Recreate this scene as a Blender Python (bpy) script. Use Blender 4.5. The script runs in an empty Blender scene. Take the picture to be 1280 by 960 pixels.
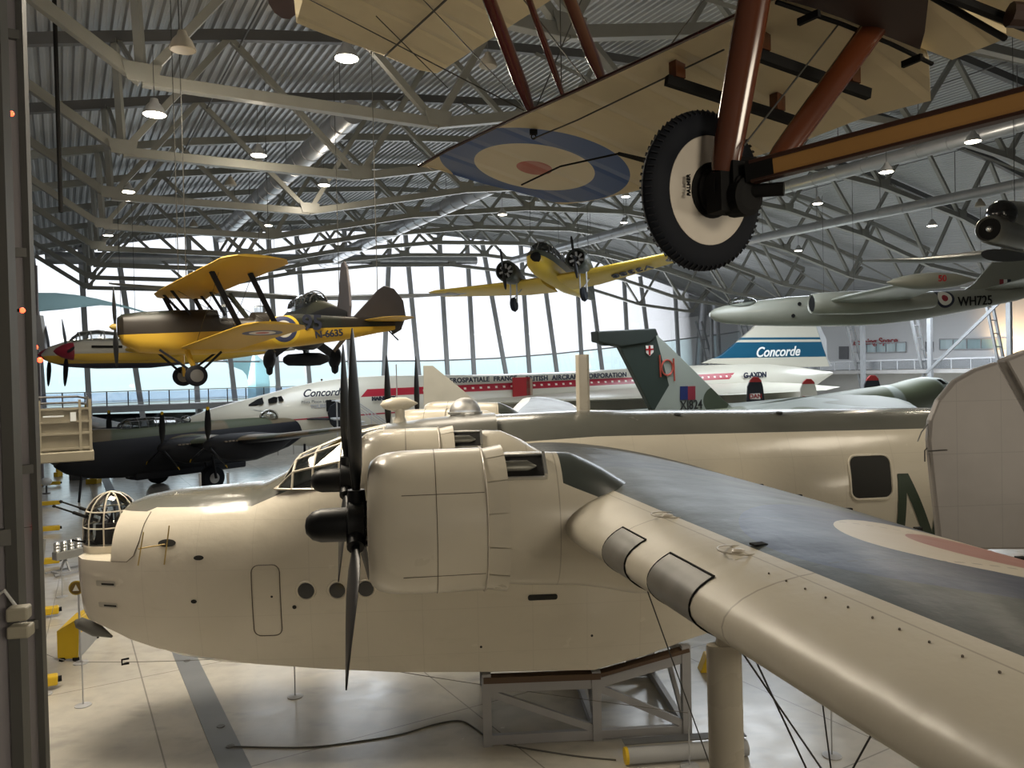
import bpy, math, random
from mathutils import Vector, Matrix
random.seed(7)
S = bpy.context.scene; C = S.collection
PI = math.pi
# ---------------------------------------------------------------- camera, world, lights, exposure
CAM = Vector((0, 0, 6.35)); FPX = 961.0
cd = bpy.data.cameras.new('camera'); cam = bpy.data.objects.new('camera', cd); C.objects.link(cam)
cd.sensor_width = 36; cd.lens = FPX/1280*36; cd.clip_start = .05; cd.clip_end = 2000
CR = Matrix.Rotation(math.radians(90-.87), 3, 'X') @ Matrix.Rotation(math.radians(-1.3), 3, 'Z')
cam.matrix_world = Matrix.Translation(CAM) @ CR.to_4x4(); S.camera = cam
vs = S.view_settings; vs.view_transform = 'Standard'; vs.look = 'None'; vs.gamma = 1; vs.exposure = 0.14
try: vs.use_curve_mapping = False
except Exception: pass
w = bpy.data.worlds.new('world'); S.world = w; w.use_nodes = True
_n = w.node_tree.nodes; _l = w.node_tree.links; _n.clear()
_o = _n.new('ShaderNodeOutputWorld'); _b = _n.new('ShaderNodeBackground'); _t = _n.new('ShaderNodeTexCoord')
_s = _n.new('ShaderNodeSeparateXYZ'); _r = _n.new('ShaderNodeValToRGB')
_l.new(_t.outputs['Generated'], _s.inputs[0]); _l.new(_s.outputs['Z'], _r.inputs[0])
_e = _r.color_ramp.elements; _e[0].position = 0.0; _e[0].color = (.80, .88, .90, 1)
_e[1].position = .035; _e[1].color = (.95, .975, 1, 1)
_l.new(_r.outputs[0], _b.inputs[0]); _b.inputs[1].default_value = 1.35; _l.new(_b.outputs[0], _o.inputs[0])
# building axes: T across the hall, L along it
T = Vector((.863, .505, 0)); L = Vector((-.505, .863, 0))
def B(t, l, z=0): return T*t + L*l + Vector((0, 0, z))
def area(loc, size, energy, col, rot=(0, 0, 0), size_y=None):
    d = bpy.data.lights.new('light_panel', 'AREA'); d.energy = energy; d.color = col; d.size = size
    if size_y: d.shape = 'RECTANGLE'; d.size_y = size_y
    o = bpy.data.objects.new('light_panel', d); C.objects.link(o); o.location = loc; o.rotation_euler = rot; return o
WARM = (1, .88, .70); COOL = (.86, .93, 1)
def aim(loc, to): return (Vector(to)-Vector(loc)).to_track_quat('-Z', 'Y').to_euler()
# high-bay lamps summed into soft panels at truss level, plus one added fill
for (t, l, e, c, s) in [(1, 16, 1650, WARM, 4), (14, 2, 420, WARM, 4), (12, 24, 700, WARM, 5), (30, 30, 1700, COOL, 9), (14, 48, 1300, COOL, 8),
                        (50, 38, 3000, COOL, 12), (40, 62, 3000, COOL, 12), (72, 45, 5200, COOL, 12)]:  # last panel is added fill that brightens the right wall
    area(B(t, l, 13.6), s, e, c)
# added fill panels behind the viewer, brightening the overhead biplane and the hull
for _l0, _to, _en in ((B(3, -9, 8.5), (1.5, 6, 6.5), 420), (B(12, -9, 5.0), (4, 4, 7.6), 300)): area(_l0, 4, _en, WARM, aim(_l0, _to), 2)
# daylight coming in through the glass end of the hall
_p = B(40, 85, 10); area(_p, 60, 5500, (.93, .97, 1), aim(_p, B(35, 20, 4)), 9)

def ray(x, y): return CR @ Vector(((x-640)/FPX, (480-y)/FPX, -1))
def at(x, y, d): v = ray(x, y); return CAM + v*(d/v.y)                 # point seen at a pixel, d metres ahead
def atz(x, y, z): v = ray(x, y); return CAM + v*((z-CAM.z)/v.z)         # point seen at a pixel on a level plane

# ---------------------------------------------------------------- node expressions
class X:
    def __init__(s, g, v): s.g = g; s.v = v
    def _m(s, op, b=None, c=None):
        n = s.g.t.nodes.new('ShaderNodeMath'); n.operation = op
        for i, q in enumerate((s, b, c)):
            if q is None: continue
            q = q.v if isinstance(q, X) else q
            if isinstance(q, (int, float)): n.inputs[i].default_value = q
            else: s.g.t.links.new(q, n.inputs[i])
        return X(s.g, n.outputs[0])
    def __add__(s, b): return s._m('ADD', b)
    def __radd__(s, b): return s._m('ADD', b)
    def __sub__(s, b): return s._m('SUBTRACT', b)
    def __rsub__(s, b): return X(s.g, float(b))._m('SUBTRACT', s)
    def __mul__(s, b): return s._m('MULTIPLY', b)
    def __rmul__(s, b): return s._m('MULTIPLY', b)
    def __truediv__(s, b): return s._m('DIVIDE', b)
    def __gt__(s, b): return s._m('GREATER_THAN', b)
    def __lt__(s, b): return s._m('LESS_THAN', b)
    def abs(s): return s._m('ABSOLUTE')
    def sin(s): return s._m('SINE')
    def frac(s): return s._m('FRACT')
    def mn(s, b): return s._m('MINIMUM', b)
    def mx(s, b): return s._m('MAXIMUM', b)
    def sqrt(s): return s._m('SQRT')
    def sat(s): return s.mn(1).mx(0)
class Gr:
    def __init__(s, tree, obj=True):
        s.t = tree; tc = tree.nodes.new('ShaderNodeTexCoord'); s.tc = tc.outputs['Object']
        sp = tree.nodes.new('ShaderNodeSeparateXYZ'); tree.links.new(s.tc, sp.inputs[0])
        s.x, s.y, s.z = (X(s, sp.outputs[i]) for i in range(3))
    def noise(s, sc, det=3, sv=(1, 1, 1)):
        mp = s.t.nodes.new('ShaderNodeMapping'); s.t.links.new(s.tc, mp.inputs[0]); mp.inputs['Scale'].default_value = sv
        n = s.t.nodes.new('ShaderNodeTexNoise'); n.inputs['Scale'].default_value = sc; n.inputs['Detail'].default_value = det
        s.t.links.new(mp.outputs[0], n.inputs['Vector']); return X(s, n.outputs['Fac'])
    def mix(s, f, a, b):
        n = s.t.nodes.new('ShaderNodeMix'); n.data_type = 'RGBA'
        for i, q in ((0, f), (6, a), (7, b)):
            q = q.v if isinstance(q, X) else q
            if isinstance(q, (int, float)): n.inputs[i].default_value = q
            elif isinstance(q, tuple): n.inputs[i].default_value = tuple(q)+(1,)
            else: s.t.links.new(q, n.inputs[i])
        return n.outputs[2]
    def line(s, e, at_, w=.006): return (e-at_).abs() < w
    def lines(s, e, step, w): return ((e/step).frac()-.5).abs() < (w/step)
def mat(name, fn, rough=.5, metal=0, spec=.5, coat=0, bump=None, emit=None, es=1, rn=0):
    m = bpy.data.materials.new(name); m.use_nodes = True; t = m.node_tree; p = t.nodes['Principled BSDF']
    g = Gr(t)
    p.inputs['Roughness'].default_value = rough; p.inputs['Metallic'].default_value = metal
    p.inputs['Specular IOR Level'].default_value = spec; p.inputs['Coat Weight'].default_value = coat
    p.inputs['Coat Roughness'].default_value = .12
    if callable(fn): t.links.new(fn(g), p.inputs['Base Color'])
    else:
        c = fn; n = g.noise(1.7, 4)
        t.links.new(g.mix(n, tuple(v*.86 for v in c), tuple(min(1, v*1.12) for v in c)), p.inputs['Base Color'])
    if rn:
        r = g.noise(2.3, 4)*rn + (rough-rn/2); t.links.new(r.v, p.inputs['Roughness'])
    if bump:
        h, st, di = bump(g); b = t.nodes.new('ShaderNodeBump'); b.inputs['Strength'].default_value = st; b.inputs['Distance'].default_value = di
        t.links.new(h.v, b.inputs['Height']); t.links.new(b.outputs[0], p.inputs['Normal'])
    if emit: p.inputs['Emission Color'].default_value = emit+(1,); p.inputs['Emission Strength'].default_value = es
    return m
def glass(name, tint, gloss=.08, rough=.03):
    m = bpy.data.materials.new(name); m.use_nodes = True; t = m.node_tree; t.nodes.clear()
    o = t.nodes.new('ShaderNodeOutputMaterial'); a = t.nodes.new('ShaderNodeBsdfTransparent'); a.inputs[0].default_value = tint+(1,)
    b = t.nodes.new('ShaderNodeBsdfGlossy'); b.inputs['Roughness'].default_value = rough
    mx = t.nodes.new('ShaderNodeMixShader'); f = t.nodes.new('ShaderNodeFresnel'); f.inputs[0].default_value = 1.45
    mm = t.nodes.new('ShaderNodeMath'); mm.operation = 'ADD'; mm.inputs[1].default_value = gloss; mm.use_clamp = True
    t.links.new(f.outputs[0], mm.inputs[0]); t.links.new(mm.outputs[0], mx.inputs[0])
    t.links.new(a.outputs[0], mx.inputs[1]); t.links.new(b.outputs[0], mx.inputs[2]); t.links.new(mx.outputs[0], o.inputs[0]); return m

# ---------------------------------------------------------------- mesh helpers
class MB:
    def __init__(s): s.v = []; s.f = []; s.m = []; s.mi = 0
    def add(s, vs, fs):
        o = len(s.v); s.v += [Vector(q) for q in vs]; s.f += [tuple(i+o for i in f) for f in fs]; s.m += [s.mi]*len(fs); return s
    def box(s, c, d, rz=0):
        c = Vector(c); M = Matrix.Rotation(rz, 3, 'Z'); a, b, h = (q/2 for q in d)
        vs = [c+M@Vector((i*a, j*b, k*h)) for k in (-1, 1) for j in (-1, 1) for i in (-1, 1)]
        return s.add(vs, [(0, 2, 3, 1), (4, 5, 7, 6), (0, 1, 5, 4), (2, 6, 7, 3), (0, 4, 6, 2), (1, 3, 7, 5)])
    def beam(s, p, q, w, h=None, up=(0, 0, 1)):
        p = Vector(p); q = Vector(q); h = h or w; d = (q-p).normalized(); up = Vector(up)
        if abs(d.dot(up)) > .98: up = Vector((1, 0, 0)) if abs(d.x) < .9 else Vector((0, 1, 0))
        a = d.cross(up).normalized(); b = a.cross(d)
        vs = [r+a*(i*w/2)+b*(j*h/2) for r in (p, q) for (i, j) in ((-1, -1), (1, -1), (1, 1), (-1, 1))]
        return s.add(vs, [(0, 1, 2, 3), (7, 6, 5, 4), (0, 4, 5, 1), (1, 5, 6, 2), (2, 6, 7, 3), (3, 7, 4, 0)])
    def tube(s, pts, r, n=10, cap=True):
        pts = [Vector(p) for p in pts]; rs = r if isinstance(r, (list, tuple)) else [r]*len(pts)
        rings = []; a = None
        for i, p in enumerate(pts):
            d = (pts[min(i+1, len(pts)-1)]-pts[max(i-1, 0)]).normalized()
            if a is None: a = d.orthogonal().normalized()
            a = (a-d*a.dot(d)).normalized(); b = d.cross(a)
            rings.append([p+(a*math.cos(2*PI*k/n)+b*math.sin(2*PI*k/n))*rs[i] for k in range(n)])
        return s.loft(rings, cap)
    def loft(s, rings, cap=True, closed=True):
        n = len(rings[0]); vs = [v for r in rings for v in r]; fs = []
        for i in range(len(rings)-1):
            for k in range(n if closed else n-1):
                k2 = (k+1) % n; fs.append((i*n+k, i*n+k2, (i+1)*n+k2, (i+1)*n+k))
        if cap and closed: fs.append(tuple(range(n-1, -1, -1))); fs.append(tuple(range((len(rings)-1)*n, len(rings)*n)))
        return s.add(vs, fs)
    def lathe(s, prof, o=(0, 0, 0), ax=(1, 0, 0), n=24, cap=True):
        o = Vector(o); ax = Vector(ax).normalized(); a = ax.orthogonal().normalized(); b = ax.cross(a)
        return s.loft([[o+ax*x+(a*math.cos(2*PI*k/n)+b*math.sin(2*PI*k/n))*max(r, 1e-4) for k in range(n)] for x, r in prof], cap)
    def poly(s, pts, off):     # a flat outline given thickness
        pts = [Vector(p) for p in pts]; off = Vector(off); n = len(pts)
        return s.add(pts+[p+off for p in pts], [tuple(range(n-1, -1, -1)), tuple(range(n, 2*n))]+[(i, (i+1) % n, n+(i+1) % n, n+i) for i in range(n)])
    def ball(s, c, r, sc=(1, 1, 1), n=16):
        c = Vector(c); sc = Vector(sc); m = n//2
        return s.loft([[c+Vector((sc.x*r*math.sin(PI*j/m)*math.cos(2*PI*k/n), sc.y*r*math.sin(PI*j/m)*math.sin(2*PI*k/n), sc.z*r*math.cos(PI*j/m)))
                        if 0 < j < m else c+Vector((1e-4*math.cos(2*PI*k/n), 1e-4*math.sin(2*PI*k/n), sc.z*r*math.cos(PI*j/m))) for k in range(n)] for j in range(m+1)])
    def build(s, name, mats, parent=None, smooth=False, world=False, auto=None, bevel=0):
        me = bpy.data.meshes.new(name)
        vs = s.v
        if parent is not None and world:
            M = wm(parent).inverted(); vs = [M@v for v in vs]
        me.from_pydata([tuple(v) for v in vs], [], s.f)
        if not isinstance(mats, (list, tuple)): mats = [mats]
        for m in mats: me.materials.append(m)
        if len(mats) > 1: me.polygons.foreach_set('material_index', s.m)
        me.validate(); 
        import bmesh
        bm = bmesh.new(); bm.from_mesh(me); bmesh.ops.remove_doubles(bm, verts=bm.verts, dist=.0002); bmesh.ops.recalc_face_normals(bm, faces=bm.faces)
        bm.to_mesh(me); bm.free()
        o = bpy.data.objects.new(name, me); C.objects.link(o)
        if smooth or auto:
            me.polygons.foreach_set('use_smooth', [True]*len(me.polygons))
            me.set_sharp_from_angle(angle=math.radians(auto or 40))
        if parent is not None: o.parent = parent
        if bevel:
            b = o.modifiers.new('bevel', 'BEVEL'); b.width = bevel; b.segments = 2
        me.update(); return o
def wm(o):
    M = o.matrix_basis.copy()
    while o.parent is not None: o = o.parent; M = o.matrix_basis @ M
    return M
def thing(name, label, cat, loc=(0, 0, 0), rz=0, group=None, rot=None):
    o = bpy.data.objects.new(name, None); C.objects.link(o); o.empty_display_size = .3
    o.location = loc; o.rotation_euler = rot or (0, 0, rz); o['label'] = label; o['category'] = cat
    if group: o['group'] = group
    return o
def tag(o, label, cat, group=None, kind=None):
    o['label'] = label; o['category'] = cat
    if group: o['group'] = group
    if kind: o['kind'] = kind
    return o
def struct(o): o['kind'] = 'structure'; return o
def dup(root, loc=None, rz=None, label=None):
    def cp(o, par):
        c = o.copy(); C.objects.link(c); c.parent = par
        for ch in list(o.children): cp(ch, c)
        return c
    r = cp(root, None)
    if loc is not None: r.location = loc
    if rz is not None: r.rotation_euler = (0, 0, rz)
    if label: r['label'] = label
    return r
def foil(n=12, t=.12, camber=.02):
    """unit aerofoil outline: list of (chord fraction, height)"""
    up = []; lo = []
    for i in range(n+1):
        x = .5*(1-math.cos(PI*i/n)); y = 5*t*(.2969*math.sqrt(x)-.126*x-.3516*x*x+.2843*x**3-.1030*x**4); c = 4*camber*x*(1-x)
        up.append((x, c+y)); lo.append((x, c-y))
    return up[::-1]+lo[1:-1] if True else None
def wing(mb, st, n=12, up=(0, 0, 1)):
    """st: list of (leading edge, trailing edge, thickness ratio, camber)"""
    up = Vector(up); rings = []
    for le, te, t, c in st:
        le = Vector(le); te = Vector(te); ch = te-le; k = ch.length
        u = (up-ch.normalized()*up.dot(ch.normalized())).normalized()
        rings.append([le+ch*x+u*(y*k) for x, y in foil(n, t, c)])
    return mb.loft(rings)
def fus(mb, st, n=24, e=2.0, cap=True):
    """st: (x, half width, z top, z bottom[, exponent]) along local x, centred on y=0"""
    rings = []
    for q in st:
        x, hw, zt, zb = q[:4]; ex = q[4] if len(q) > 4 else e; zc = (zt+zb)/2; hh = (zt-zb)/2; r = []
        for k in range(n):
            a = 2*PI*k/n; ca, sa = math.cos(a), math.sin(a)
            r.append(Vector((x, hw*math.copysign(abs(ca)**(2/ex), ca), zc+hh*math.copysign(abs(sa)**(2/ex), sa))))
        rings.append(r)
    return mb.loft(rings, cap)
def interp(tab, x):
    if x <= tab[0][0]: return tab[0][1:]
    for a, b in zip(tab, tab[1:]):
        if x <= b[0]:
            f = (x-a[0])/(b[0]-a[0]); return tuple(p+(q-p)*f for p, q in zip(a[1:], b[1:]))
    return tab[-1][1:]
def blade(mb, o, d, ax, ln, ch, twist=(65, 20), th=.18, n=8, tw=1, r0=.08):
    """propeller blade from o along d, turning about axis ax"""
    o = Vector(o); d = Vector(d).normalized(); ax = Vector(ax).normalized(); s = d.cross(ax).normalized(); rings = []
    for f, c in ((.0, .35), (.1, .4), (.22, .75), (.4, 1), (.6, 1), (.8, .85), (.93, .6), (.985, .3), (1, .05)):
        a = math.radians(twist[0]+(twist[1]-twist[0])*f)*tw; u = s*math.cos(a)+ax*math.sin(a); v = ax*math.cos(a)-s*math.sin(a)
        c_ = ch*c/2; t_ = max(ch*th*(1-.75*f)*(.5+.5*min(1, c+.3)), .004)
        if f == 0: t_ = c_
        rings.append([o+d*(r0+(ln-r0)*f)+u*(c_*math.cos(2*PI*k/n))+v*(t_*math.sin(2*PI*k/n)) for k in range(n)])
    return mb.loft(rings)
def text(s, size, name, m, parent, loc, rot, ext=.004, shear=0, sx=1, bold=0, align='CENTER', sp=1):
    """lettering as a thin mesh; rot is a 3x3 or euler tuple in parent space"""
    cu = bpy.data.curves.new(name, 'FONT'); cu.body = s; cu.size = size; cu.extrude = ext; cu.align_x = align; cu.align_y = 'CENTER'; cu.shear = shear; cu.offset = bold; cu.space_character = sp
    o = bpy.data.objects.new(name, cu); C.objects.link(o); bpy.context.view_layer.update()
    me = bpy.data.meshes.new_from_object(o.evaluated_get(bpy.context.evaluated_depsgraph_get()))
    bpy.data.objects.remove(o); bpy.data.curves.remove(cu)
    me.materials.clear(); me.materials.append(m)
    R = rot if isinstance(rot, Matrix) else Matrix.Rotation(rot[2], 3, 'Z') @ Matrix.Rotation(rot[1], 3, 'Y') @ Matrix.Rotation(rot[0], 3, 'X')
    M = Matrix.Translation(loc) @ R.to_4x4() @ Matrix.Diagonal((sx, 1, 1, 1)); me.transform(M)
    q = bpy.data.objects.new(name, me); C.objects.link(q); q.parent = parent; return q
def rowmat(xa, ya):
    """rotation whose local x runs along xa and local y along ya"""
    xa = Vector(xa).normalized(); ya = Vector(ya); ya = (ya-xa*xa.dot(ya)).normalized(); za = xa.cross(ya)
    return Matrix((xa, ya, za)).transposed()

# ---------------------------------------------------------------- shared materials
STEEL = mat('painted_steel', (.25, .25, .225), .4)
STEELD = mat('dark_steel', (.10, .10, .10), .5)
STEELL = mat('pale_steel', (.42, .43, .45), .4)
GALV = mat('galvanised_duct', (.45, .46, .48), .35, .7)
BLACK = mat('black_paint', (.007, .008, .009), .42, 0, .35)
MATTBLACK = mat('matt_black', (.006, .006, .006), .8, 0, .25)
RUBBER = mat('rubber', (.006, .008, .013), .75, 0, .25)
YEL = mat('yellow_paint', (.75, .50, .02), .45)
WHITE = mat('white_paint', (.75, .75, .72), .4)
LGREY = mat('light_grey_paint', (.40, .41, .42), .5)
RED = mat('red_paint', (.35, .015, .02), .4)
METAL = mat('bare_metal', (.62, .62, .60), .28, .85)
WIRE = mat('wire', (.06, .06, .055), .4, .5)
REDLAMP = mat('red_lamp', (.5, .02, .01), .4, emit=(1, .06, .02), es=6)
LAMPON = mat('lamp_glow', (1, .95, .85), .4, emit=(1, .92, .74), es=14)
LAMPOFF = mat('lamp_dim', (.36, .33, .27), .5)
CLEAR = glass('clear_perspex', (.86, .88, .88), .05)
DARKGLASS = glass('smoked_glass', (.35, .37, .38), .08)
# ================================================================ SETTING
K = 8.5; CZ = CAM.z; T0 = .257*K
def topz(u): return CZ + K*(1.98-.0258*(u-4.3)**2)
def bot(u):
    tab = [(0, 1.0), (1.075, 1.01), (2.15, 1.25), (3.225, 1.40), (4.3, 1.46), (5.375, 1.40), (6.45, 1.25), (7.525, 1.01), (8.6, .92)]
    return CZ + K*interp(tab, u)[0]
def lpos(i): return (2.834+.927*(i-1))*K
def floor_col(g):
    n = g.noise(.35, 5); n2 = g.noise(3, 5); n3 = g.noise(.9, 6, (1, 2.2, 1))
    c = g.mix(n, (.42, .41, .37), (.62, .58, .50)); c = g.mix((n2-.42)*1.2, c, (.36, .35, .32)); c = g.mix(((n3-.56)*5).sat()*.55, c, (.25, .25, .24))
    u = g.x*.863+g.y*.505; v = g.y*.863-g.x*.505
    j = g.lines(u+1.3, 5.2, .014)._m('MAXIMUM', g.lines(v, 5.2, .014))
    return g.mix(j*.6, c, (.12, .12, .11))
FLOORM = mat('polished_concrete', floor_col, .22, 0, .5, rn=.22)
mb = MB(); mb.box((25, 30, -.1), (260, 240, .2)); struct(mb.build('floor', FLOORM))
mb = MB()
a, b = B(2.27, -8, .004), B(2.27, 60, .004)
mb.beam(a, b, .46, .008); struct(mb.build('trim_1', mat('drain_cover', (.17, .18, .19), .5)))
# apron outside the glass
mb = MB(); mb.box(tuple(B(40, 190, -.02)), (400, 200, .04), math.atan2(.505, .863)); struct(mb.build('trim_2', mat('apron', (.5, .52, .5), .8)))
# roof: corrugated sheet running along the hall
def roof_profile(t): return topz((t-T0)/K)+.45
mb = MB(); r1 = []; r2 = []; t = -2.4; i = 0
while t < 93:
    for dt, dz in ((0, 0), (.13, 0), (.19, .12), (.33, .12)):
        z = roof_profile(t+dt)+dz; r1.append(B(t+dt, -22, z)); r2.append(B(t+dt, 86.8, z))
    t += .40
mb.loft([r1, r2], False, False); struct(mb.build('ceiling', mat('corrugated_roof', lambda g: g.mix(g.noise(.3, 4), (.33, .34, .35), (.44, .45, .46)), .42, .2)))
# outer skin keeps the sky out
mb = MB(); r1 = []; r2 = []
for i in range(30):
    t = -3+96*i/29; r1.append(B(t, -22, roof_profile(t)+.5)); r2.append(B(t, 87.4, roof_profile(t)+.5))
mb.loft([r1, r2], False, False); struct(mb.build('trim_3', LGREY))
# left wall plane, back wall, right wall
WALLP = mat('wall_panel', lambda g: g.mix(g.lines(g.x*.505-g.y*.863, 1.2, .02), (.17, .165, .17), (.07, .07, .07)), .55)
mb = MB(); mb.beam(B(-2.3, -22, 9), B(-2.3, 87, 9), .25, 18); struct(mb.build('wall_left', WALLP))
mb = MB(); mb.beam(B(-2.3, -22, 12), B(93, -22, 12), .3, 24); struct(mb.build('wall_back', LGREY))
def rw(g):
    n = g.noise(.05, 2); return g.mix(n, (.78, .79, .82), (.86, .86, .86))
mb = MB(); mb.beam(B(92.3, -22, 8), B(92.3, 87, 8), .3, 16); struct(mb.build('wall_right', mat('white_wall', rw, .7)))
# low wall under the glass at the far end
mb = MB(); mb.beam(B(-2.2, 87, .45), B(92, 87, .45), .3, .9); struct(mb.build('wall_far', LGREY))

# glass end of the hall
FL = 86.6
def fac(px, py):
    v = ray(px, py); l0 = CAM.dot(L); return CAM + v*((FL-l0)/v.dot(L))
tr_px = [(-20, 443), (52, 444.5), (130, 448), (210, 451), (300, 452), (400, 452), (540, 451), (620, 448), (697, 442), (780, 433), (900, 418), (932, 413)]
tp = [fac(*q) for q in tr_px]
GL1 = glass('facade_glass', (.97, .98, 1.0), .02); GL2 = glass('facade_glass_lower', (.86, .95, .97), .02)
win = bpy.data.objects.new('window_1', None); C.objects.link(win); struct(win)
up = MB(); lo = MB(); ru = []; rm = []; rl = []
for p in tp:
    tt = p.dot(T); ru.append(B(tt, FL, roof_profile(tt)+.2)); rm.append(p); rl.append(B(tt, FL, .9))
o_ = L*.03
def sheet(mb_, a, b_):
    n = len(a); mb_.add(a+b_+[q+o_ for q in a]+[q+o_ for q in b_], [(i, i+1, n+i+1, n+i) for i in range(n-1)]+[(2*n+i, 3*n+i, 3*n+i+1, 2*n+i+1) for i in range(n-1)])
sheet(up, ru, rm); up.build('window_pane', GL1, win); sheet(lo, rm, rl); lo.build('window_pane', GL2, win)
mb = MB(); mb.tube([p-L*.15 for p in tp], .09, 8); mb.build('transom', STEELL, win)
mb = MB()
for i in range(len(ru)-1): mb.beam(ru[i]-L*.2, ru[i+1]-L*.2, .3, .6)
mb.build('head_beam', STEELL, win)
mull = [(52, 444, .5), (109, 447, .3), (171, 450, 1.6), (244, 452, .4), (289, 452, 1.4), (345, 452, .6), (384, 452, 1.0), (436, 452, .3), (478, 452, -1.2), (521, 452, 1.3), (557, 451, .7), (590, 449, .6), (629, 447, 3.0), (659, 445, .9),
        (693, 442, 2.2), (725, 439, .7), (750, 437, 2.0), (783, 433, .6), (812, 429, 1.9), (846, 424, .6), (872, 421, -1.5), (897, 418, .5), (920, 415, -1.2)]
for i, (px_, py_, lean) in enumerate(mull):
    p = fac(px_, py_); tt = p.dot(T); top = B(tt-lean, FL-.45, roof_profile(tt)-.1); base = B(tt+lean*.35, FL-.45, .9)
    mb = MB(); mb.beam(base, top, .34, .5, up=T); mb.build('mullion', STEELL, win)

# steel roof trusses
names = {-1: 'overhead and nearest to the viewer', 0: 'second nearest, seen beyond the hanging fabric wings', 1: 'third nearest, beside a lit lamp at upper left', 2: 'fourth from the viewer', 3: 'fifth from the viewer',
         4: 'sixth from the viewer', 5: 'seventh from the viewer', 6: 'third from the glass end', 7: 'last but one before the glass end', 8: 'right in front of the glass end'}
for i in range(-1, 9):
    l = lpos(i); tr = thing('roof_truss', 'grey steel roof truss spanning the hall, '+names[i], 'roof truss', B(T0, l, CZ+K), group='steel roof trusses')
    us = [1.075*j for j in range(9)]
    def q(u, z, off=0): return B(T0+u*K, l+off, z)
    mb = MB(); pts = [q(-.46, topz(-.46)-.7)]+[q(u, bot(u)) for u in us]+[q(9.05, topz(9.05)-.8)]
    for a, b in zip(pts, pts[1:]): mb.beam(a, b, .32, .34)
    mb.build('bottom_chord', STEEL, tr, world=True, bevel=.015)
    mb = MB(); tus = [-.46]+[u+.46 for u in us[:-1]]+[9.05]; 
    for a, b in zip(tus, tus[1:]): mb.beam(q(a, topz(a)), q(b, topz(b)), .30, .42)
    mb.build('top_chord', STEELD if i < 4 else STEEL, tr, world=True)
    for j, u in enumerate(us):
        for v in (tus[j], tus[j+1]):
            if j == 0 and v < 0: v = -.02
            mb = MB(); mb.beam(q(u, bot(u)), q(v, topz(v)-.1), .23, .23); mb.build('web_member', STEEL, tr, world=True)
        mb = MB(); mb.poly([q(u-.045, bot(u)-.1, -.19), q(u+.045, bot(u)-.1, -.19), q(u+.06, bot(u)+.42, -.19), q(u-.06, bot(u)+.42, -.19)], -L*.03); mb.build('gusset_plate', STEEL, tr, world=True)
# diagonal braces between neighbouring trusses, from a lower node up to the next top chord
for i in range(0, 8):
    for j in range(0, 9, 2):
        u = 1.075*j; mb = MB(); a = B(T0+u*K, lpos(i), bot(u)); b = B(T0+u*K, lpos(i+1), topz(u)-.2)
        mb.beam(a, b, .14, .14); 
        o = mb.build('roof_brace', STEEL); tag(o, 'slim grey steel brace rising between two neighbouring roof trusses', 'roof brace', 'braces between the roof trusses')
# thin sprinkler pipes along the trusses
for u, zz in ((.5, -.5), (1.6, -.6), (2.9, -.5), (5.0, -.5), (6.4, -.5)):
    mb = MB(); mb.tube([B(T0+u*K, 8, topz(u)+zz), B(T0+u*K, 80, topz(u)+zz)], .035, 6)
    tag(mb.build('sprinkler_pipe', STEELD), 'thin dark sprinkler pipe running the length of the roof', 'pipe', 'sprinkler pipes under the roof')
# ventilation ducts
def duct(p, q, r, label, grp=None):
    o = thing('ventilation_duct', label, 'duct', p); mb = MB(); d = (q-p); n = int(d.length/1.5)
    pts = []; rs = []
    for k in range(n):
        a = p+d*(k/n); b_ = p+d*((k+.96)/n); pts += [a, b_]; rs += [r, r]
        pts += [p+d*((k+.965)/n), p+d*((k+.995)/n)]; rs += [r*1.05, r*1.05]
    mb.tube(pts, rs, 20); mb.build('duct_pipe', GALV, o, smooth=True, world=True)
    mb = MB()
    for k in range(1, n, 3): mb.beam(p+d*(k/n), p+d*(k/n)+Vector((0, 0, 2.6)), .03)
    mb.build('hanger', STEELD, o, world=True)
    return o
def dl(px_, py_, z): p = atz(px_, py_, z); return p.dot(T), p.dot(L)
ST = {'silver round duct slanting across the left half of the roof': (441, 140), 'silver round duct beyond the first one, near the middle of the roof': (621, 233)}
for (px_, py_, z, l0, l1, r, lab) in [(430, 150, 17.3, 28, 62, .5, 'silver round duct slanting across the left half of the roof'), (560, 257, 17.6, 46, 75, .5, 'silver round duct beyond the first one, near the middle of the roof'),
        (952, 242, 16.8, 12, 62, .36, 'silver round duct under the right roof, passing behind the hanging wheel'), (991, 289, 15.6, 14, 66, .30, 'lower silver round duct on the right, above the white hanging jet'),
        (1125, 400, 13.6, 10, 80, .34, 'thin silver duct low under the right roof slope')]:
    t, l = dl(px_, py_, z); l0 = dl(*ST[lab], z)[1] if lab in ST else l0; duct(B(t, l0, z), B(t, l1, z), r, lab)
duct(B(-1.0, 79.6, 17.4), B(42, 79.6, 19.5), .55, 'dark silver duct crossing in front of the glass at upper left')

COLM = mat('column_grey', (.24, .25, .26), .5)
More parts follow.
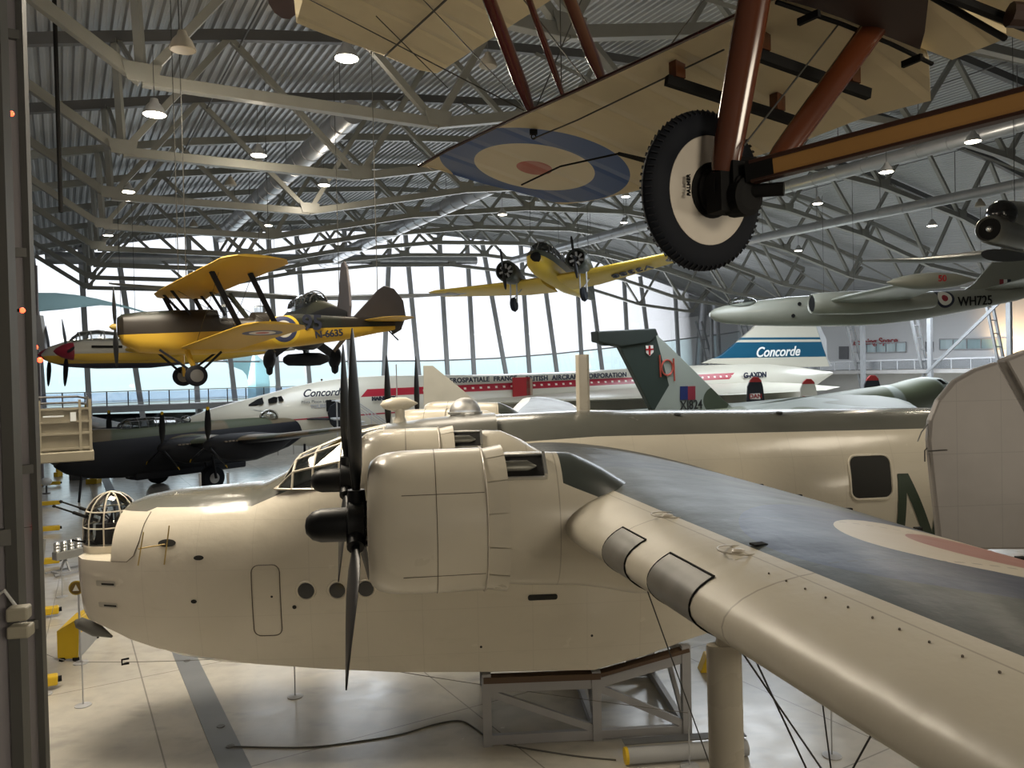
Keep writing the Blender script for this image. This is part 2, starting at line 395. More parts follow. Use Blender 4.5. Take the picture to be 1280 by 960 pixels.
# columns at the right, with leaning ladder braces
for i, wh in ((1, 'nearest, at the right edge'), (2, 'second from the right edge'), (3, 'third, behind the roundel of the hanging jet'), (4, 'fourth, left of the diagonal strut'), (5, 'fifth, right of the blue tail band'), (6, 'sixth, beside the blue banded tail'), (7, 'next to last before the glass'), (8, 'at the glass corner')):
    l = lpos(i); t = T0+9.05*K; o = thing('roof_column', 'grey steel column on the right side of the hall, '+wh, 'column', B(t, l, 0), group='right hand roof columns')
    mb = MB(); mb.box(tuple(B(t, l, 7)), (.42, .42, 14), math.atan2(.505, .863)); mb.build('column_post', COLM, o, world=True)
    a, b_ = B(t+3, l+1.5, 0), B(t-1.5, l+1.5, 13)
    a2, b2 = a+T*1.1, b_+T*1.1; mb = MB(); mb.beam(a, b_, .22); mb.beam(a2, b2, .22)
    for k in range(1, 10): f = k/10; mb.beam(a.lerp(b_, f), a2.lerp(b2, f), .10)
    mb.build('ladder_brace', COLM, o, world=True)
a, b_ = at(1158, 466, 76), at(1255, 372, 71); mb = MB(); mb.beam(a, b_, .26); tag(mb.build('diagonal_strut', COLM), 'single grey diagonal strut rising to the right between two columns', 'strut')

# mezzanine on the right
def pale(g): return g.mix(g.noise(.4, 3), (.55, .54, .52), (.66, .65, .62))
mz = struct(bpy.data.objects.new('trim_4', None)); C.objects.link(mz)
mb = MB(); mb.beam(B(86, 20, 5.45), B(86, 86, 5.45), 12, .4); mb.build('deck', mat('mezzanine_deck', (.30, .29, .28), .6), mz)
mb = MB(); mb.beam(B(84, 20, 2.6), B(84, 86, 2.6), .2, 5.2); mb.build('lower_wall', mat('mezzanine_wall', pale, .7), mz)
rl_ = thing('railing', 'grey mesh railing with posts along the right hand mezzanine', 'railing', B(80, 50, 5.65))
mb = MB(); mb.beam(B(80, 20, 6.75), B(80, 86, 6.75), .09); mb.build('handrail', STEELL, rl_, world=True)
for k in range(33):
    mb = MB(); p = B(80, 20+2*k, 5.65); mb.beam(p, p+Vector((0, 0, 1.1)), .08); mb.build('post', STEELL, rl_, world=True)
mb = MB(); mb.beam(B(80, 20, 6.2), B(80, 86, 6.2), .02, .9); mb.build('infill_panel', glass('mesh_infill', (.70, .72, .74), .1, .4), rl_, world=True)
# windows, door and sign on the right wall
ROOMGLASS = mat('room_glass', lambda g: g.mix(g.noise(.9, 2, (1, 1, .2)), (.10, .22, .22), (.50, .66, .72)), .12)
WINW = 92.1
def rwp(px_, py_, tw=WINW): v = ray(px_, py_); return CAM+v*((tw-CAM.dot(T))/v.dot(T))
n_ = 2
for (x0, y0, x1, y1) in ((1072, 429, 1133, 441), (1175, 424, 1264, 437)):
    a, b_, c_, d_ = rwp(x0, y0), rwp(x1, y0-1), rwp(x1, y1-1), rwp(x0, y1)
    o = bpy.data.objects.new('window_%d' % n_, None); C.objects.link(o); struct(o); n_ += 1
    mb = MB(); mb.poly([a, b_, c_, d_], -T*.06); mb.build('window_pane', ROOMGLASS, o)
    mb = MB()
    for k in range(6): f = k/5; mb.beam(a.lerp(b_, f)-T*.1, d_.lerp(c_, f)-T*.1, .1)
    mb.beam(a-T*.1, b_-T*.1, .14); mb.beam(d_-T*.1, c_-T*.1, .14); mb.build('window_frame', STEELL, o)
for k, (x0, y0, x1, y1) in enumerate(((1049, 433, 1061, 449), (1157, 427, 1167, 440))):
    o = bpy.data.objects.new('door_%d' % (k+1), None); C.objects.link(o); struct(o)
    mb = MB(); mb.poly([rwp(x0, y0), rwp(x1, y0), rwp(x1, y1), rwp(x0, y1)], -T*.08); mb.build('door_leaf', mat('door_grey', (.16, .16, .17), .5), o)
WX = -L
tx = thing('wall_sign', 'red lettered sign above the windows on the right wall', 'sign', rwp(1092, 427)); 
text('Learning Space', 1.15, 'lettering', RED, tx, Vector((0, 0, 0))-T*.12, rowmat(-L, (0, 0, 1)), .03, bold=.02)
d = bpy.data.lights.new('wall_washer', 'SPOT'); d.energy = 1600; d.color = (1, .62, .28); d.spot_size = 1.9; d.spot_blend = 1; o = bpy.data.objects.new('wall_washer', d); C.objects.link(o)
o.location = rwp(1262, 440)-T*3+Vector((0, 0, -.5)); o.rotation_euler = aim(o.location, rwp(1268, 415))
mb = MB(); p = rwp(1228, 482, 84)-T*.2; mb.poly([rwp(1212, 470, 83.8), rwp(1228, 470, 83.8), rwp(1229, 482, 83.8), rwp(1213, 482, 83.8)], -T*.1)
o = mb.build('wall_banner', RED); tag(o, 'red banner with a white emblem hung under the mezzanine', 'banner')
mb = MB(); c_ = rwp(1221, 476, 83.6); mb.lathe([(0, .45), (.05, .45)], c_, T, 12); mb.build('emblem', WHITE, o)

# far walkway in front of the glass, with its railing
wk = thing('walkway', 'raised footbridge running in front of the glass wall', 'walkway', B(0, 68, 4.4))
mb = MB(); mb.beam(B(-2, 69.2, 4.15), B(84, 69.2, 4.15), 2.6, .5); mb.build('deck', mat('bridge_deck', (.22, .23, .24), .5), wk, world=True)
for t in (10, 24, 38, 52, 66):
    mb = MB(); mb.box(tuple(B(t, 69.2, 1.95)), (.35, .35, 3.9)); mb.build('support_post', STEELL, wk, world=True)
rr = thing('railing', 'grey glazed railing along the footbridge in front of the glass', 'railing', B(0, 68, 4.4))
mb = MB(); mb.beam(B(-2, 68, 5.55), B(84, 68, 5.55), .07); mb.beam(B(-2, 68, 4.62), B(84, 68, 4.62), .05); mb.build('handrail', STEELL, rr, world=True)
for k in range(58):
    mb = MB(); p = B(-1.5+1.5*k, 68, 4.4); mb.beam(p, p+Vector((0, 0, 1.15)), .07); mb.build('post', STEELD, rr, world=True)
mb = MB(); mb.beam(B(-2, 68.04, 5.08), B(84, 68.04, 5.08), .02, .8); mb.build('infill_panel', glass('rail_glass', (.80, .83, .92), .06), rr, world=True)

# hangar door leaves folded along the left wall: fins standing out from it, a yellow buffer under each
FINC = mat('door_leaf_grey', lambda g: g.mix(g.noise(.7, 4, (1, 1, .3)), (.24, .225, .235), (.32, .30, .315)), .5)
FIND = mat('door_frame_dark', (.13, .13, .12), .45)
order = ['nearest the viewer, at the left frame edge', 'second from the viewer', 'third, in front of the beige platform', 'fourth, holding the beige platform', 'fifth from the viewer', 'sixth from the viewer', 'seventh, near the walkway', 'eighth, near the footbridge end', 'ninth, beside the glass']
for k, l in enumerate((3.6, 7.0, 12.3, 18.6, 24.3, 31.1, 38, 46, 55)):
    o = thing('door_leaf', 'tall grey folded hangar door leaf, '+order[k], 'hangar door', B(-1.2, l, 0), group='folded hangar door leaves')
    z1 = 13.5
    ti = -.34 if l < 15 else (-.62 if l < 20 else -1.15)
    mb = MB(); mb.beam(B(-2.15, l, z1/2), B(ti, l, z1/2), .10, z1); mb.build('leaf_panel', FINC, o, world=True)
    mb = MB()
    for tt in (ti, ti-.42, ti-.85): mb.beam(B(tt, l-.09, .05), B(tt, l-.09, z1), .09, .09)
    for zz in (.3, 3.1, 5.2, 8.1, 11): mb.beam(B(-2.1, l-.09, zz), B(ti, l-.09, zz), .08, .12)
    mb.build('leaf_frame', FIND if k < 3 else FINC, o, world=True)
    mb = MB(); mb.beam(B(ti-.1, l, .20), B(-.24, l, .18), .24, .20); mb.build('buffer', YEL, o, world=True, bevel=.03)
    mb = MB(); mb.lathe([(0, .06), (.07, .06)], B(-.24, l, .18), T, 12); mb.build('buffer_pad', RUBBER, o, world=True)
for (px_, py_, d_, wh) in ((14, 142, 6.4, 'topmost'), (36, 305, 10.5, 'second from the top'), (28, 388, 6.2, 'third from the top'), (44, 434, 13, 'fourth from the top'), (50, 450, 16, 'fifth from the top'), (43, 658, 10.4, 'lowest')):
    p = at(px_, py_, d_); o = thing('warning_lamp', 'small glowing red warning lamp on the door leaves, '+wh, 'warning lamp', p, group='red warning lamps')
    r = .0035*d_; mb = MB(); mb.ball((0, 0, 0), r, n=12); mb.build('lens', REDLAMP, o, True)
    mb = MB(); mb.tube([(0, 0, 0), tuple(-T*r*6)], r*.6, 8); mb.build('bracket', MATTBLACK, o)
# pipes and cable trays at upper left
for k, (px_, d_) in enumerate(((66, 22),)):
    a = at(px_, -60, d_); p = Vector((a.x, a.y, 0)); mb = MB(); mb.tube([(a.x, a.y, 17.6), (a.x, a.y, 11.2-k)], .06, 10)
    tag(mb.build('down_pipe', MATTBLACK), 'dark rain pipe dropping from the roof at upper left', 'pipe')
# beige access platform on the left wall
BEIGE = mat('beige_panel', lambda g: g.mix(g.noise(2, 4), (.24, .22, .16), (.33, .30, .23)), .5)
p = at(76, 535, 15.4); pf = thing('access_platform', 'beige metal access cage fixed to the hangar door leaf at left', 'platform', p, math.atan2(.505, .863))
mb = MB(); mb.box((0, 0, -.08), (1.08, .05, .92)); mb.box((.52, .6, -.08), (.05, 1.2, .92)); mb.build('cage_panel', BEIGE, pf, bevel=.01)
mb = MB()
for x in (-.52, -.36, .34, .52): mb.box((x, -.05, .0), (.05, .06, 1.12))
for z in (-.42, .38, .12, -.12): mb.box((0, -.05, z), (1.1, .05, .04))
mb.build('cage_frame', BEIGE, pf)
mb = MB(); mb.box((0, .5, -.58), (1.14, 1.3, .20)); mb.build('cage_floor', BEIGE, pf, bevel=.02)
mb = MB()
for z in (.5, .62): mb.tube([(-.5, 0, z), (.3, 0, z), (.5, .3, z-.05), (.52, 1.2, z-.05)], .022, 8)
mb.tube([(.48, 0, .3), (.48, 0, .62)], .02, 8); mb.build('guard_rail', STEELD, pf, smooth=True)
mb = MB(); mb.box((.22, -.085, .22), (.10, .02, .18)); mb.box((-.12, -.085, .24), (.36, .02, .03)); mb.build('vent_slot', mat('slot_light', (.75, .80, .82), .5), pf)
# small floodlight low on the nearest leaves
p = at(24, 778, 5.6); fl = thing('floodlight', 'small cream floodlight pair clamped to the nearest door leaf', 'lamp', p)
mb = MB(); mb.box((0, 0, .07), (.14, .12, .10), .3); mb.box((.01, 0, -.06), (.15, .12, .09), .2); mb.build('lamp_head', mat('cream_plastic', (.42, .39, .30), .5), fl, bevel=.015)
mb = MB(); mb.tube([(-.05, .05, .1), (-.14, .06, .22), (-.3, .08, .12)], .012, 8); mb.build('cable', WHITE, fl)

# pendant lamps
lamps = [(433, 62, 19, 1, 'lit, under the upper fabric wing'), (193, 133, 20.5, 1, 'lit, at the kink of a truss at upper left'), (323, 187, 29, 1, 'lit, left of the silver duct'), (405, 226, 38, 1, 'lit, right of the silver duct'), (160, 234, 36, 1, 'lit, near the left wall'),
         (135, 290, 48, 1, 'lit, far down the left wall'), (335, 278, 52, 1, 'lit, above the yellow wing'), (1108, 209, 34, 1, 'lit, above the nose of the white jet'), (1022, 250, 46, 1, 'lit, under the right duct'), (1165, 278, 48, 1, 'lit, left of the silver nacelle'), (998, 310, 60, 1, 'lit, over the white jet nose'), (1216, 170, 30, 1, 'lit, under the wooden beam at right'),
         (228, 50, 17.5, 0, 'unlit, at the top left'), (610, 74, 24, 0, 'unlit, left of the red struts'), (288, 226, 37, 0, 'unlit, between two trusses'), (242, 279, 50, 0, 'unlit, above the yellow wing'), (1225, 253, 44, 0, 'unlit, beside the lit right lamps'),
         (628, 264, 48, 1, 'lit, under the roundel wing tip'), (782, 242, 52, 1, 'lit, left of the hanging wheel'), (780, 275, 62, 1, 'lit, lower left of the wheel')]
shade_p = [(0, .02), (.0, .09), (-.10, .12), (-.22, .22), (-.40, .29), (-.42, .29), (-.40, .26), (-.2, .19)]
for (px_, py_, d_, on, wh) in lamps:
    p = at(px_, py_, d_); o = thing('pendant_lamp', 'bell shaped high bay pendant lamp, '+wh, 'lamp', p, group='pendant lamps under the roof')
    mb = MB(); mb.lathe([(-.0+x+.2, r) for x, r in shade_p], (0, 0, 0), (0, 0, 1), 16, cap=False); mb.build('lamp_shade', LAMPOFF if not on else LGREY, o, smooth=True)
    mb = MB(); mb.lathe([(-.24, 0), (-.235, .26), (-.20, .27), (-.19, 0)], (0, 0, 0), (0, 0, 1), 16); mb.build('lamp_glass', LAMPON if on else LAMPOFF, o)
    mb = MB(); mb.tube([(0, 0, .2), (0, 0, 1.6)], .012, 6); mb.build('suspension', STEELD, o)
    if on and d_ < 40:
        li = bpy.data.lights.new('lamp', 'POINT'); li.energy = 260; li.color = (1, .88, .7); li.shadow_soft_size = .25
        q_ = bpy.data.objects.new('lamp', li); C.objects.link(q_); q_.location = p-Vector((0, 0, .55))
# ================================================================ THE WHITE FLYING BOAT (local x aft, y away from the viewer, z up from the floor)
YAW = math.radians(3.7)
fb = thing('flying_boat', 'huge cream and grey four engined flying boat filling the foreground', 'aircraft', (-2.13, 14.2, 0), YAW)
CREAM = (.68, .63, .52); SEAG = (.075, .08, .075); SLATE = (.035, .046, .058); SEAG2 = (.062, .07, .064)
hull = [  # x, half width, top, keel, chine height, chine half width
    (-5.47, .30, 4.0, 2.10, 2.55, .25), (-5.44, .70, 4.05, 1.98, 2.38, .55), (-5.27, .93, 4.1, 1.88, 2.28, .74), (-4.98, 1.08, 4.15, 1.78, 2.20, .88), (-4.72, 1.16, 4.20, 1.65, 2.10, .95), (-4.5, 1.22, 4.28, 1.52, 2.0, 1.0),
    (-4.0, 1.34, 4.36, 1.33, 1.86, 1.12), (-3.3, 1.42, 4.40, 1.18, 1.72, 1.20), (-2.4, 1.48, 4.46, 1.08, 1.58, 1.27), (-1.2, 1.52, 5.05, 1.0, 1.46, 1.33), (0, 1.55, 5.42, .96, 1.36, 1.37),
    (1.5, 1.57, 5.56, .93, 1.30, 1.38), (3.35, 1.57, 5.60, .92, 1.24, 1.37), (3.42, 1.57, 5.60, .95, 1.26, 1.36), (4.2, 1.56, 5.58, 1.20, 1.42, 1.33), (5.0, 1.52, 5.57, 1.40, 1.65, 1.27), (7.0, 1.45, 5.53, 1.9, 2.15, 1.15), (9.0, 1.32, 5.50, 2.4, 2.6, 1.0),
    (12, 1.0, 5.45, 3.0, 3.1, .7), (15, .7, 5.35, 3.6, 3.7, .5), (18, .4, 5.2, 4.1, 4.15, .3), (20, .15, 5.05, 4.4, 4.45, .1)]
def hsec(x): return interp(hull, x)
def hring(x):
    hw, zt, zk, zc, wc = hsec(x); zm = zc+(zt-zc)*.50; r = []; n = 30
    half = []
    for k in range(n+1):        # deck centre to mid side
        a = PI/2*k/n; e = 2.45; half.append((hw*math.sin(a)**(2/e), zm+(zt-zm)*math.cos(a)**(2/e)))
    for k in range(1, 6):
        f = k/5; half.append((hw+(wc-hw)*f**1.6, zm+(zc-zm)*f))
    for k in (1, 2): f = k/3; half.append((wc*(1-f), zc+(zk-zc)*(f**1.15)))
    half.append((0.0005, zk))
    if x < -4.70: half = [(y, min(z, 3.36)) for y, z in half]
    return [Vector((x, -y, z)) for y, z in half]+[Vector((x, y, z)) for y, z in half[::-1]][1:-1]
def hully(x, z):              # near side of the hull at a given station and height
    hw, zt, zk, zc, wc = hsec(x); zm = zc+(zt-zc)*.5
    if z > zm: s = min(1, max(0, (z-zm)/(zt-zm))); return -hw*(max(0, 1-s**2.45))**(1/2.45)
    f = (zm-z)/(zm-zc); return -(hw+(wc-hw)*max(0, f)**1.6)
mb = MB(); xs = []
for a, b in zip(hull, hull[1:]):
    n = max(1, int((b[0]-a[0])/.16)); xs += [a[0]+(b[0]-a[0])*k/n for k in range(n)]
xs += [hull[-1][0], -4.705, -4.695]; xs = sorted(x_ for x_ in xs if not -4.79 < x_ < -4.71); mb.loft([hring(x) for x in xs])
def smoothstep(g, v, a, b): return ((v-a)/(b-a)).sat()
def hull_col(g):
    n = g.noise(.8, 4); n2 = g.noise(4, 4, (.4, 1, 1.5))
    base = g.mix(n, tuple(v*.93 for v in CREAM), tuple(v*1.05 for v in CREAM))
    pl = (g.lines(g.x, .92, .006)._m('MAXIMUM', g.lines(g.z+.3, .78, .005)))*(g.x > -4.4)
    base = g.mix(pl*.14, base, (.30, .27, .22))
    base = g.mix(((n2-.6)*3).sat()*.25, base, (.42, .38, .30))
    # grey deck: edge height along the hull
    edge = 4.12 + smoothstep(g, g.x, -4.2, -4.05)*.06 + smoothstep(g, g.x, -2.4, -.3)*.86 + smoothstep(g, g.x, -.3, 3.5)*.16 - smoothstep(g, g.x, 4, 12)*.05
    m = (g.z > edge)*(g.x > -4.74)
    return g.mix(m, base, g.mix(g.noise(.9, 3), (.085, .088, .078), (.15, .15, .13)))
HULL = mat('cream_hull_paint', hull_col, .24, 0, .5, .25, bump=lambda g: (g.noise(2.2, 5), .28, .05), rn=.16)
h = mb.build('hull', HULL, fb, smooth=True)
CREAMM = mat('cream_paint', CREAM, .28, 0, .5, .2, rn=.15)
CREAMB = mat('cream_paint_dull', (.55, .50, .42), .34, rn=.15)
INNER = mat('dark_interior', (.015, .015, .013), .7)
# bow recess and turret shield lines
def hpt(x, z, off=.006): return Vector((x, hully(x, z)-off, z))
def dense(pts, close=True, step=.05):
    out = []; P2 = pts+[pts[0]] if close else pts
    for a, b in zip(P2, P2[1:]):
        n = max(1, int(math.hypot(b[0]-a[0], b[1]-a[1])/step)); out += [(a[0]+(b[0]-a[0])*k/n, a[1]+(b[1]-a[1])*k/n) for k in range(n)]
    return out if close else out+[P2[-1]]
def decal(name, pts, m, par, off=.006, n=6):
    """a thin shape laid on the near hull side; pts in (x, z)"""
    pts = dense(pts)
    cx = sum(p[0] for p in pts)/len(pts); cz = sum(p[1] for p in pts)/len(pts); N = len(pts); vs = [hpt(cx, cz, off)]
    rings = []
    for k in range(1, n+1): f = k/n; rings.append([hpt(cx+(x-cx)*f, cz+(z-cz)*f, off) for x, z in pts])
    mb = MB(); fs = [(0, 1+i, 1+(i+1) % N) for i in range(N)]; vs += rings[0]
    for k in range(1, n):
        vs += rings[k]; o = 1+(k-1)*N
        fs += [(o+i, o+N+i, o+N+(i+1) % N, o+(i+1) % N) for i in range(N)]
    mb.add(vs, fs); return mb.build(name, m, par, smooth=True)
def circ(x, z, rx, rz=None, n=24): rz = rz or rx; return [(x+rx*math.cos(2*PI*k/n), z+rz*math.sin(2*PI*k/n)) for k in range(n)]
def rrect(x0, z0, x1, z1, r, n=5):
    out = []
    for (cx, cz, a0) in ((x1-r, z1-r, 0), (x0+r, z1-r, 90), (x0+r, z0+r, 180), (x1-r, z0+r, 270)):
        for k in range(n+1): a = math.radians(a0+90*k/n); out.append((cx+r*math.cos(a), cz+r*math.sin(a)))
    return out
def outline(name, pts, m, par, r=.008, close=True, off=.008):
    pts = dense(pts, close); mb = MB(); q = [hpt(x, z, off) for x, z in (pts+[pts[0]] if close else pts)]; mb.tube(q, r, 6); return mb.build(name, m, par)
SEAM = mat('seam_line', (.12, .10, .075), .6)  # dark line colour for seams, recess edge and rivets
GLS = mat('porthole_glass', (.03, .032, .035), .08, 0, .8)
outline('hatch_seam', rrect(-2.32, 2.08, -1.86, 3.28, .12), SEAM, fb)
for (x, z, r) in ((-1.44, 2.83, .135), (-.93, 2.82, .13), (-.46, 2.83, .13)):
    o = decal('porthole', circ(x, z, r), GLS, fb, .008); outline('porthole_rim', circ(x, z, r+.02), CREAMM, o, .018)
for (x, z, a, b) in ((-1.64, 2.56, .035, .035), (-3.18, 3.42, .085, .04), (-3.28, 2.70, .05, .035), (1.42, 1.75, .022, .022), (3.3, 1.86, .022, .022), (-2.0, 2.75, .02, .02)):
    decal('drain_port', circ(x, z, a, b, 14), INNER, fb, .008)
for z in (2.98, 2.60): o = decal('step_recess', rrect(-4.98, z-.045, -4.62, z+.05, .02), mat('recess_pale', (.45, .42, .35), .5), fb, .007); decal('step_bar', rrect(-4.88, z-.022, -4.64, z+.012, .01), INNER, o, .012)
decal('slot_window', rrect(2.22, 2.52, 2.72, 2.62, .04), INNER, fb, .008)
decal('aerial_port', circ(-3.72, 3.66, .15, .06), INNER, fb, .012)
# yagi aerial on the bow
ae = MB(); p = hpt(-3.75, 3.64, 0); ae.tube([p, p+Vector((-.32, -.28, .0))], .012, 6); e_ = p+Vector((-.28, -.28, 0))
for f, hl in ((.25, .32), (1, .27)):
    c = p.lerp(e_, f)+Vector((.12 if f < .5 else 0, 0, 0)); ae.tube([c+Vector((-.05, 0, -hl)), c+Vector((.05, 0, hl))], .011, 6)
ae.build('yagi_aerial', mat('ochre_rod', (.45, .32, .10), .5), fb)
# side window and code letter aft
decal('side_window', rrect(7.92, 4.02, 8.66, 4.74, .14), INNER, fb, .008)
outline('side_window_rim', rrect(7.90, 4.00, 8.68, 4.76, .15), CREAMM, fb, .022)
LETG = mat('letter_green', (.035, .055, .035), .5)
for pts in ([(8.78, 3.0), (8.94, 3.0), (8.94, 4.42), (8.78, 4.42)], [(8.78, 4.42), (8.98, 4.42), (9.66, 3.0), (9.46, 3.0)], [(9.5, 3.0), (9.66, 3.0), (9.66, 4.42), (9.5, 4.42)]):
    decal('code_letter', pts, LETG, fb, .01)
# nose turret in its recess: base ring, glazed dome with cream ribs, guns
tc = Vector((-5.12, -.1, 3.36)); TR = .46
mb = MB(); mb.lathe([(-.10, TR*.9), (0, TR*1.02), (.12, TR*1.04), (.12, TR*.9)], tc, (0, 0, 1), 28); tb = mb.build('turret_base', CREAMM, fb, smooth=True)
def dome(a, e): # azimuth, height 0..1
    z = .10+e*.92; r = TR*(1.0 if e < .35 else math.sqrt(max(0, 1-((e-.35)/.65)**2)))
    return tc+Vector((-r*math.cos(a), r*math.sin(a), z))
mb = MB(); mb.loft([[dome(2*PI*k/28, e) for k in range(28)] for e in (0, .2, .35, .5, .65, .78, .88, .95, .985)]); td = mb.build('turret_dome', CLEAR, fb, smooth=True)
mb = MB()
for k in range(10):
    a = 2*PI*k/10+.2; mb.tube([dome(a, e)*1 for e in (0, .2, .35, .5, .65, .78, .88, .95, 1)], .014, 6)
for e in (.02, .36, .66): mb.tube([dome(2*PI*k/24, e) for k in range(25)], .014, 6)
mb.build('turret_rib', CREAMM, td, smooth=True)
mb = MB(); 
for k in range(14): a = random.random()*6.28; b_ = random.random()*6.28; mb.tube([tc+Vector((.3*math.cos(a), .3*math.sin(a), .1)), tc+Vector((.25*math.cos(b_), .25*math.sin(b_), .7))], .016, 5)
mb.box(tuple(tc+Vector((.05, 0, .25))), (.45, .5, .45)); mb.build('gun_cradle', MATTBLACK, fb)
for (dy, dz) in ((-.22, .42), (.02, .46), (-.25, .02)):
    mb = MB(); a = tc+Vector((-.15, dy, .12+dz)); ln = .78 if dz > .1 else .42; b_ = a+Vector((-1, -.12, .42 if dz > .1 else .2)).normalized()*ln
    mb.tube([a, a.lerp(b_, .55), a.lerp(b_, .56), a.lerp(b_, .95), a.lerp(b_, .95), b_], [.03, .03, .016, .016, .028, .024], 8); mb.build('gun_barrel', MATTBLACK, fb)
outline('recess_edge', [(-4.68, 3.36), (-4.4, 3.36), (-4.28, 3.46), (-4.2, 3.7), (-4.17, 3.95), (-4.12, 4.12)], SEAM, fb, .007, False)
# anchor fitting and bow keel plate
mb = MB(); mb.tube([Vector((-4.62, -.75, 1.58)), Vector((-4.72, -.8, 1.58)), Vector((-4.72, -.8, 1.50)), Vector((-4.62, -.75, 1.50))], .02, 6); mb.build('keel_shackle', MATTBLACK, fb)
mb = MB(); mb.lathe([(0, .02), (.08, .10), (.4, .12), (.7, .02)], (-5.75, -.25, 2.12), (1, .1, -.55), 12); mb.build('bow_fender', mat('fender_grey', (.12, .12, .11), .5), fb, smooth=True)

# cockpit canopy
mb = MB(); cs = [(-2.02, .90, 4.46, .10), (-1.97, .94, 4.5, .2), (-1.70, 1.04, 4.96, .32), (-1.35, 1.10, 5.10, .40), (-.9, 1.16, 5.27, .42), (-.2, 1.16, 5.42, .40), (.5, 1.1, 5.5, .3)]
def cring(x, hw, zt, rr):
    zb = 4.46; return [Vector((x, y, z)) for y, z in ((-hw-.12, zb), (-hw, zb+(zt-zb)*.55), (-hw*.72, zt-.10*min(1, zt-zb)), (-hw*.35, zt), (hw*.35, zt), (hw*.72, zt-.10*min(1, zt-zb)), (hw, zb+(zt-zb)*.55), (hw+.12, zb))]
mb.loft([cring(*c) for c in cs]); can = mb.build('canopy_glass', DARKGLASS, fb)
mb = MB(); rg = [cring(*c) for c in cs]
for r in rg[1:6]: mb.tube(r, .022, 6)
for k in range(8): mb.tube([r[k] for r in rg[:6]], .022, 6)
mb.build('canopy_frame', CREAMM, can)
mb = MB(); fus(mb, [(-.55, .95, 5.30, 4.4), (-.3, 1.05, 5.43, 4.4), (.6, 1.2, 5.54, 4.4), (1.8, 1.1, 5.6, 4.6)], 20, 2.6); mb.build('cabin_roof', mat('deck_grey', (.12, .12, .105), .3), fb, smooth=True)

# deck fittings: loop housing, dome, mast
mb = MB(); mb.lathe([(-.34, .01), (-.28, .08), (-.1, .13), (.15, .12), (.36, .01)], (.0, .3, 5.80), (1, 0, .02), 20); mb.lathe([(0, .14), (.10, .09), (.26, .09)], (.02, .3, 5.46), (0, 0, 1), 16); mb.build('loop_housing', CREAMM, fb, smooth=True)
mb = MB(); mb.ball((1.25, .35, 5.62), .30, (1, 1, .9), 24); mb.build('observation_dome', glass('dome_perspex', (.95, .97, 1), .42, .5), fb, smooth=True)
mb = MB(); mb.lathe([(0, .33), (.04, .33), (.05, .29)], (1.25, .35, 5.58), (0, 0, 1), 24); mb.build('dome_ring', METAL, fb)
mb = MB(); mb.poly([(3.5+x, .2+y, 5.5) for x, y in ((-.14, 0), (-.08, -.06), (.08, -.06), (.13, 0), (.08, .06), (-.08, .06))], (0, 0, 1.16)); mb.build('deck_mast', CREAMM, fb, bevel=.01)
mb = MB(); mb.tube([(-.03, .35, 5.5), (-.03, .35, 6.55)], .012, 6); mb.build('whip_aerial', STEELL, fb)
for x, zz in ((5.1, 5.50), (7.0, 5.48)):
    o = MB(); o.lathe([(0, .06), (.03, .06)], (x, -.55, zz), (0, -.2, 1), 14); o.build('deck_cap', INNER, fb)

# wings
WS = [(0, 1.25, 6.3, 4.72, 4.22, .17), (1.6, 1.42, 6.25, 4.76, 4.28, .17), (3.1, 1.62, 6.2, 4.80, 4.36, .165), (6.55, 2.06, 6.02, 4.87, 4.55, .18), (8.0, 2.26, 5.93, 4.90, 4.62, .18), (10.0, 2.54, 5.88, 4.94, 4.72, .18), (11.7, 2.80, 5.80, 4.98, 4.80, .18),
      (14.0, 3.13, 5.6, 5.06, 4.92, .16), (15.8, 3.5, 5.4, 5.23, 5.1, .13), (16.8, 3.95, 5.1, 5.27, 5.18, .12), (17.2, 4.4, 4.75, 5.29, 5.27, .10)]
def wsec(s): return interp(WS, s)
def wstn(s, side): a, b, zl, zt, t = wsec(s); return (Vector((a, side*s, zl)), Vector((b, side*s, zt)), t, .025)
def ell(g, cx, cy, rx, ry): dx = (g.x-cx)/rx; dy = (g.y-cy)/ry; return (dx*dx+dy*dy).sqrt()
def wing_col(g):
    s = g.y.abs(); le = 1.2+s*.136
    fr = g.x-le
    base = g.mix(g.noise(1.2, 4), tuple(v*.80 for v in CREAM), tuple(v*.97 for v in CREAM))
    seam = ((g.lines(s+.2, 1.9, .008))*.6)._m('MAXIMUM', g.line(fr, .42, .005)*.5)
    base = g.mix(seam, base, (.24, .20, .15))
    rv = ((g.x*55).sin() > .2)*((g.line(s, 9.2, .006)))
    cam_ = g.mix(g.noise(.9, 3), SEAG2, (.045, .055, .05))
    # slate band nearer the hull
    wob = (g.x*1.3+s*.9).sin()*.25
    sl = (s+wob < 5.4)*(g.x+wob*.4 > 2.2); cam_ = g.mix(sl, cam_, SLATE)
    edge = .52+((s*.55).sin()*.02)
    up = g.z > (4.55+s*.033)
    m = (fr > edge)*up
    c = g.mix(m, base, cam_)
    r = ell(g, 4.93, -9.48, 1.85, 1.85)
    topm = up*(g.y < 0)
    c = g.mix((r < 1)*topm*(fr > edge), c, (.04, .055, .10)); c = g.mix((r < .65)*topm, c, (.58, .52, .42)); c = g.mix((r < .40)*topm, c, (.38, .17, .14))
    te = (5.55-s*.01); c = g.mix((g.x > te)*topm, c, (.20, .21, .20))
    rl = (g.lines(s, 1.35, .012))*(fr > edge)*up*((g.x*60).sin() > -.2); c = g.mix(rl*.55, c, (.02, .02, .02))
    return c
WINGM = mat('wing_paint', wing_col, .36, 0, .4, 0, bump=lambda g: (g.noise(2.4, 5, (1, .7, .3)), .35, .05), rn=.18)
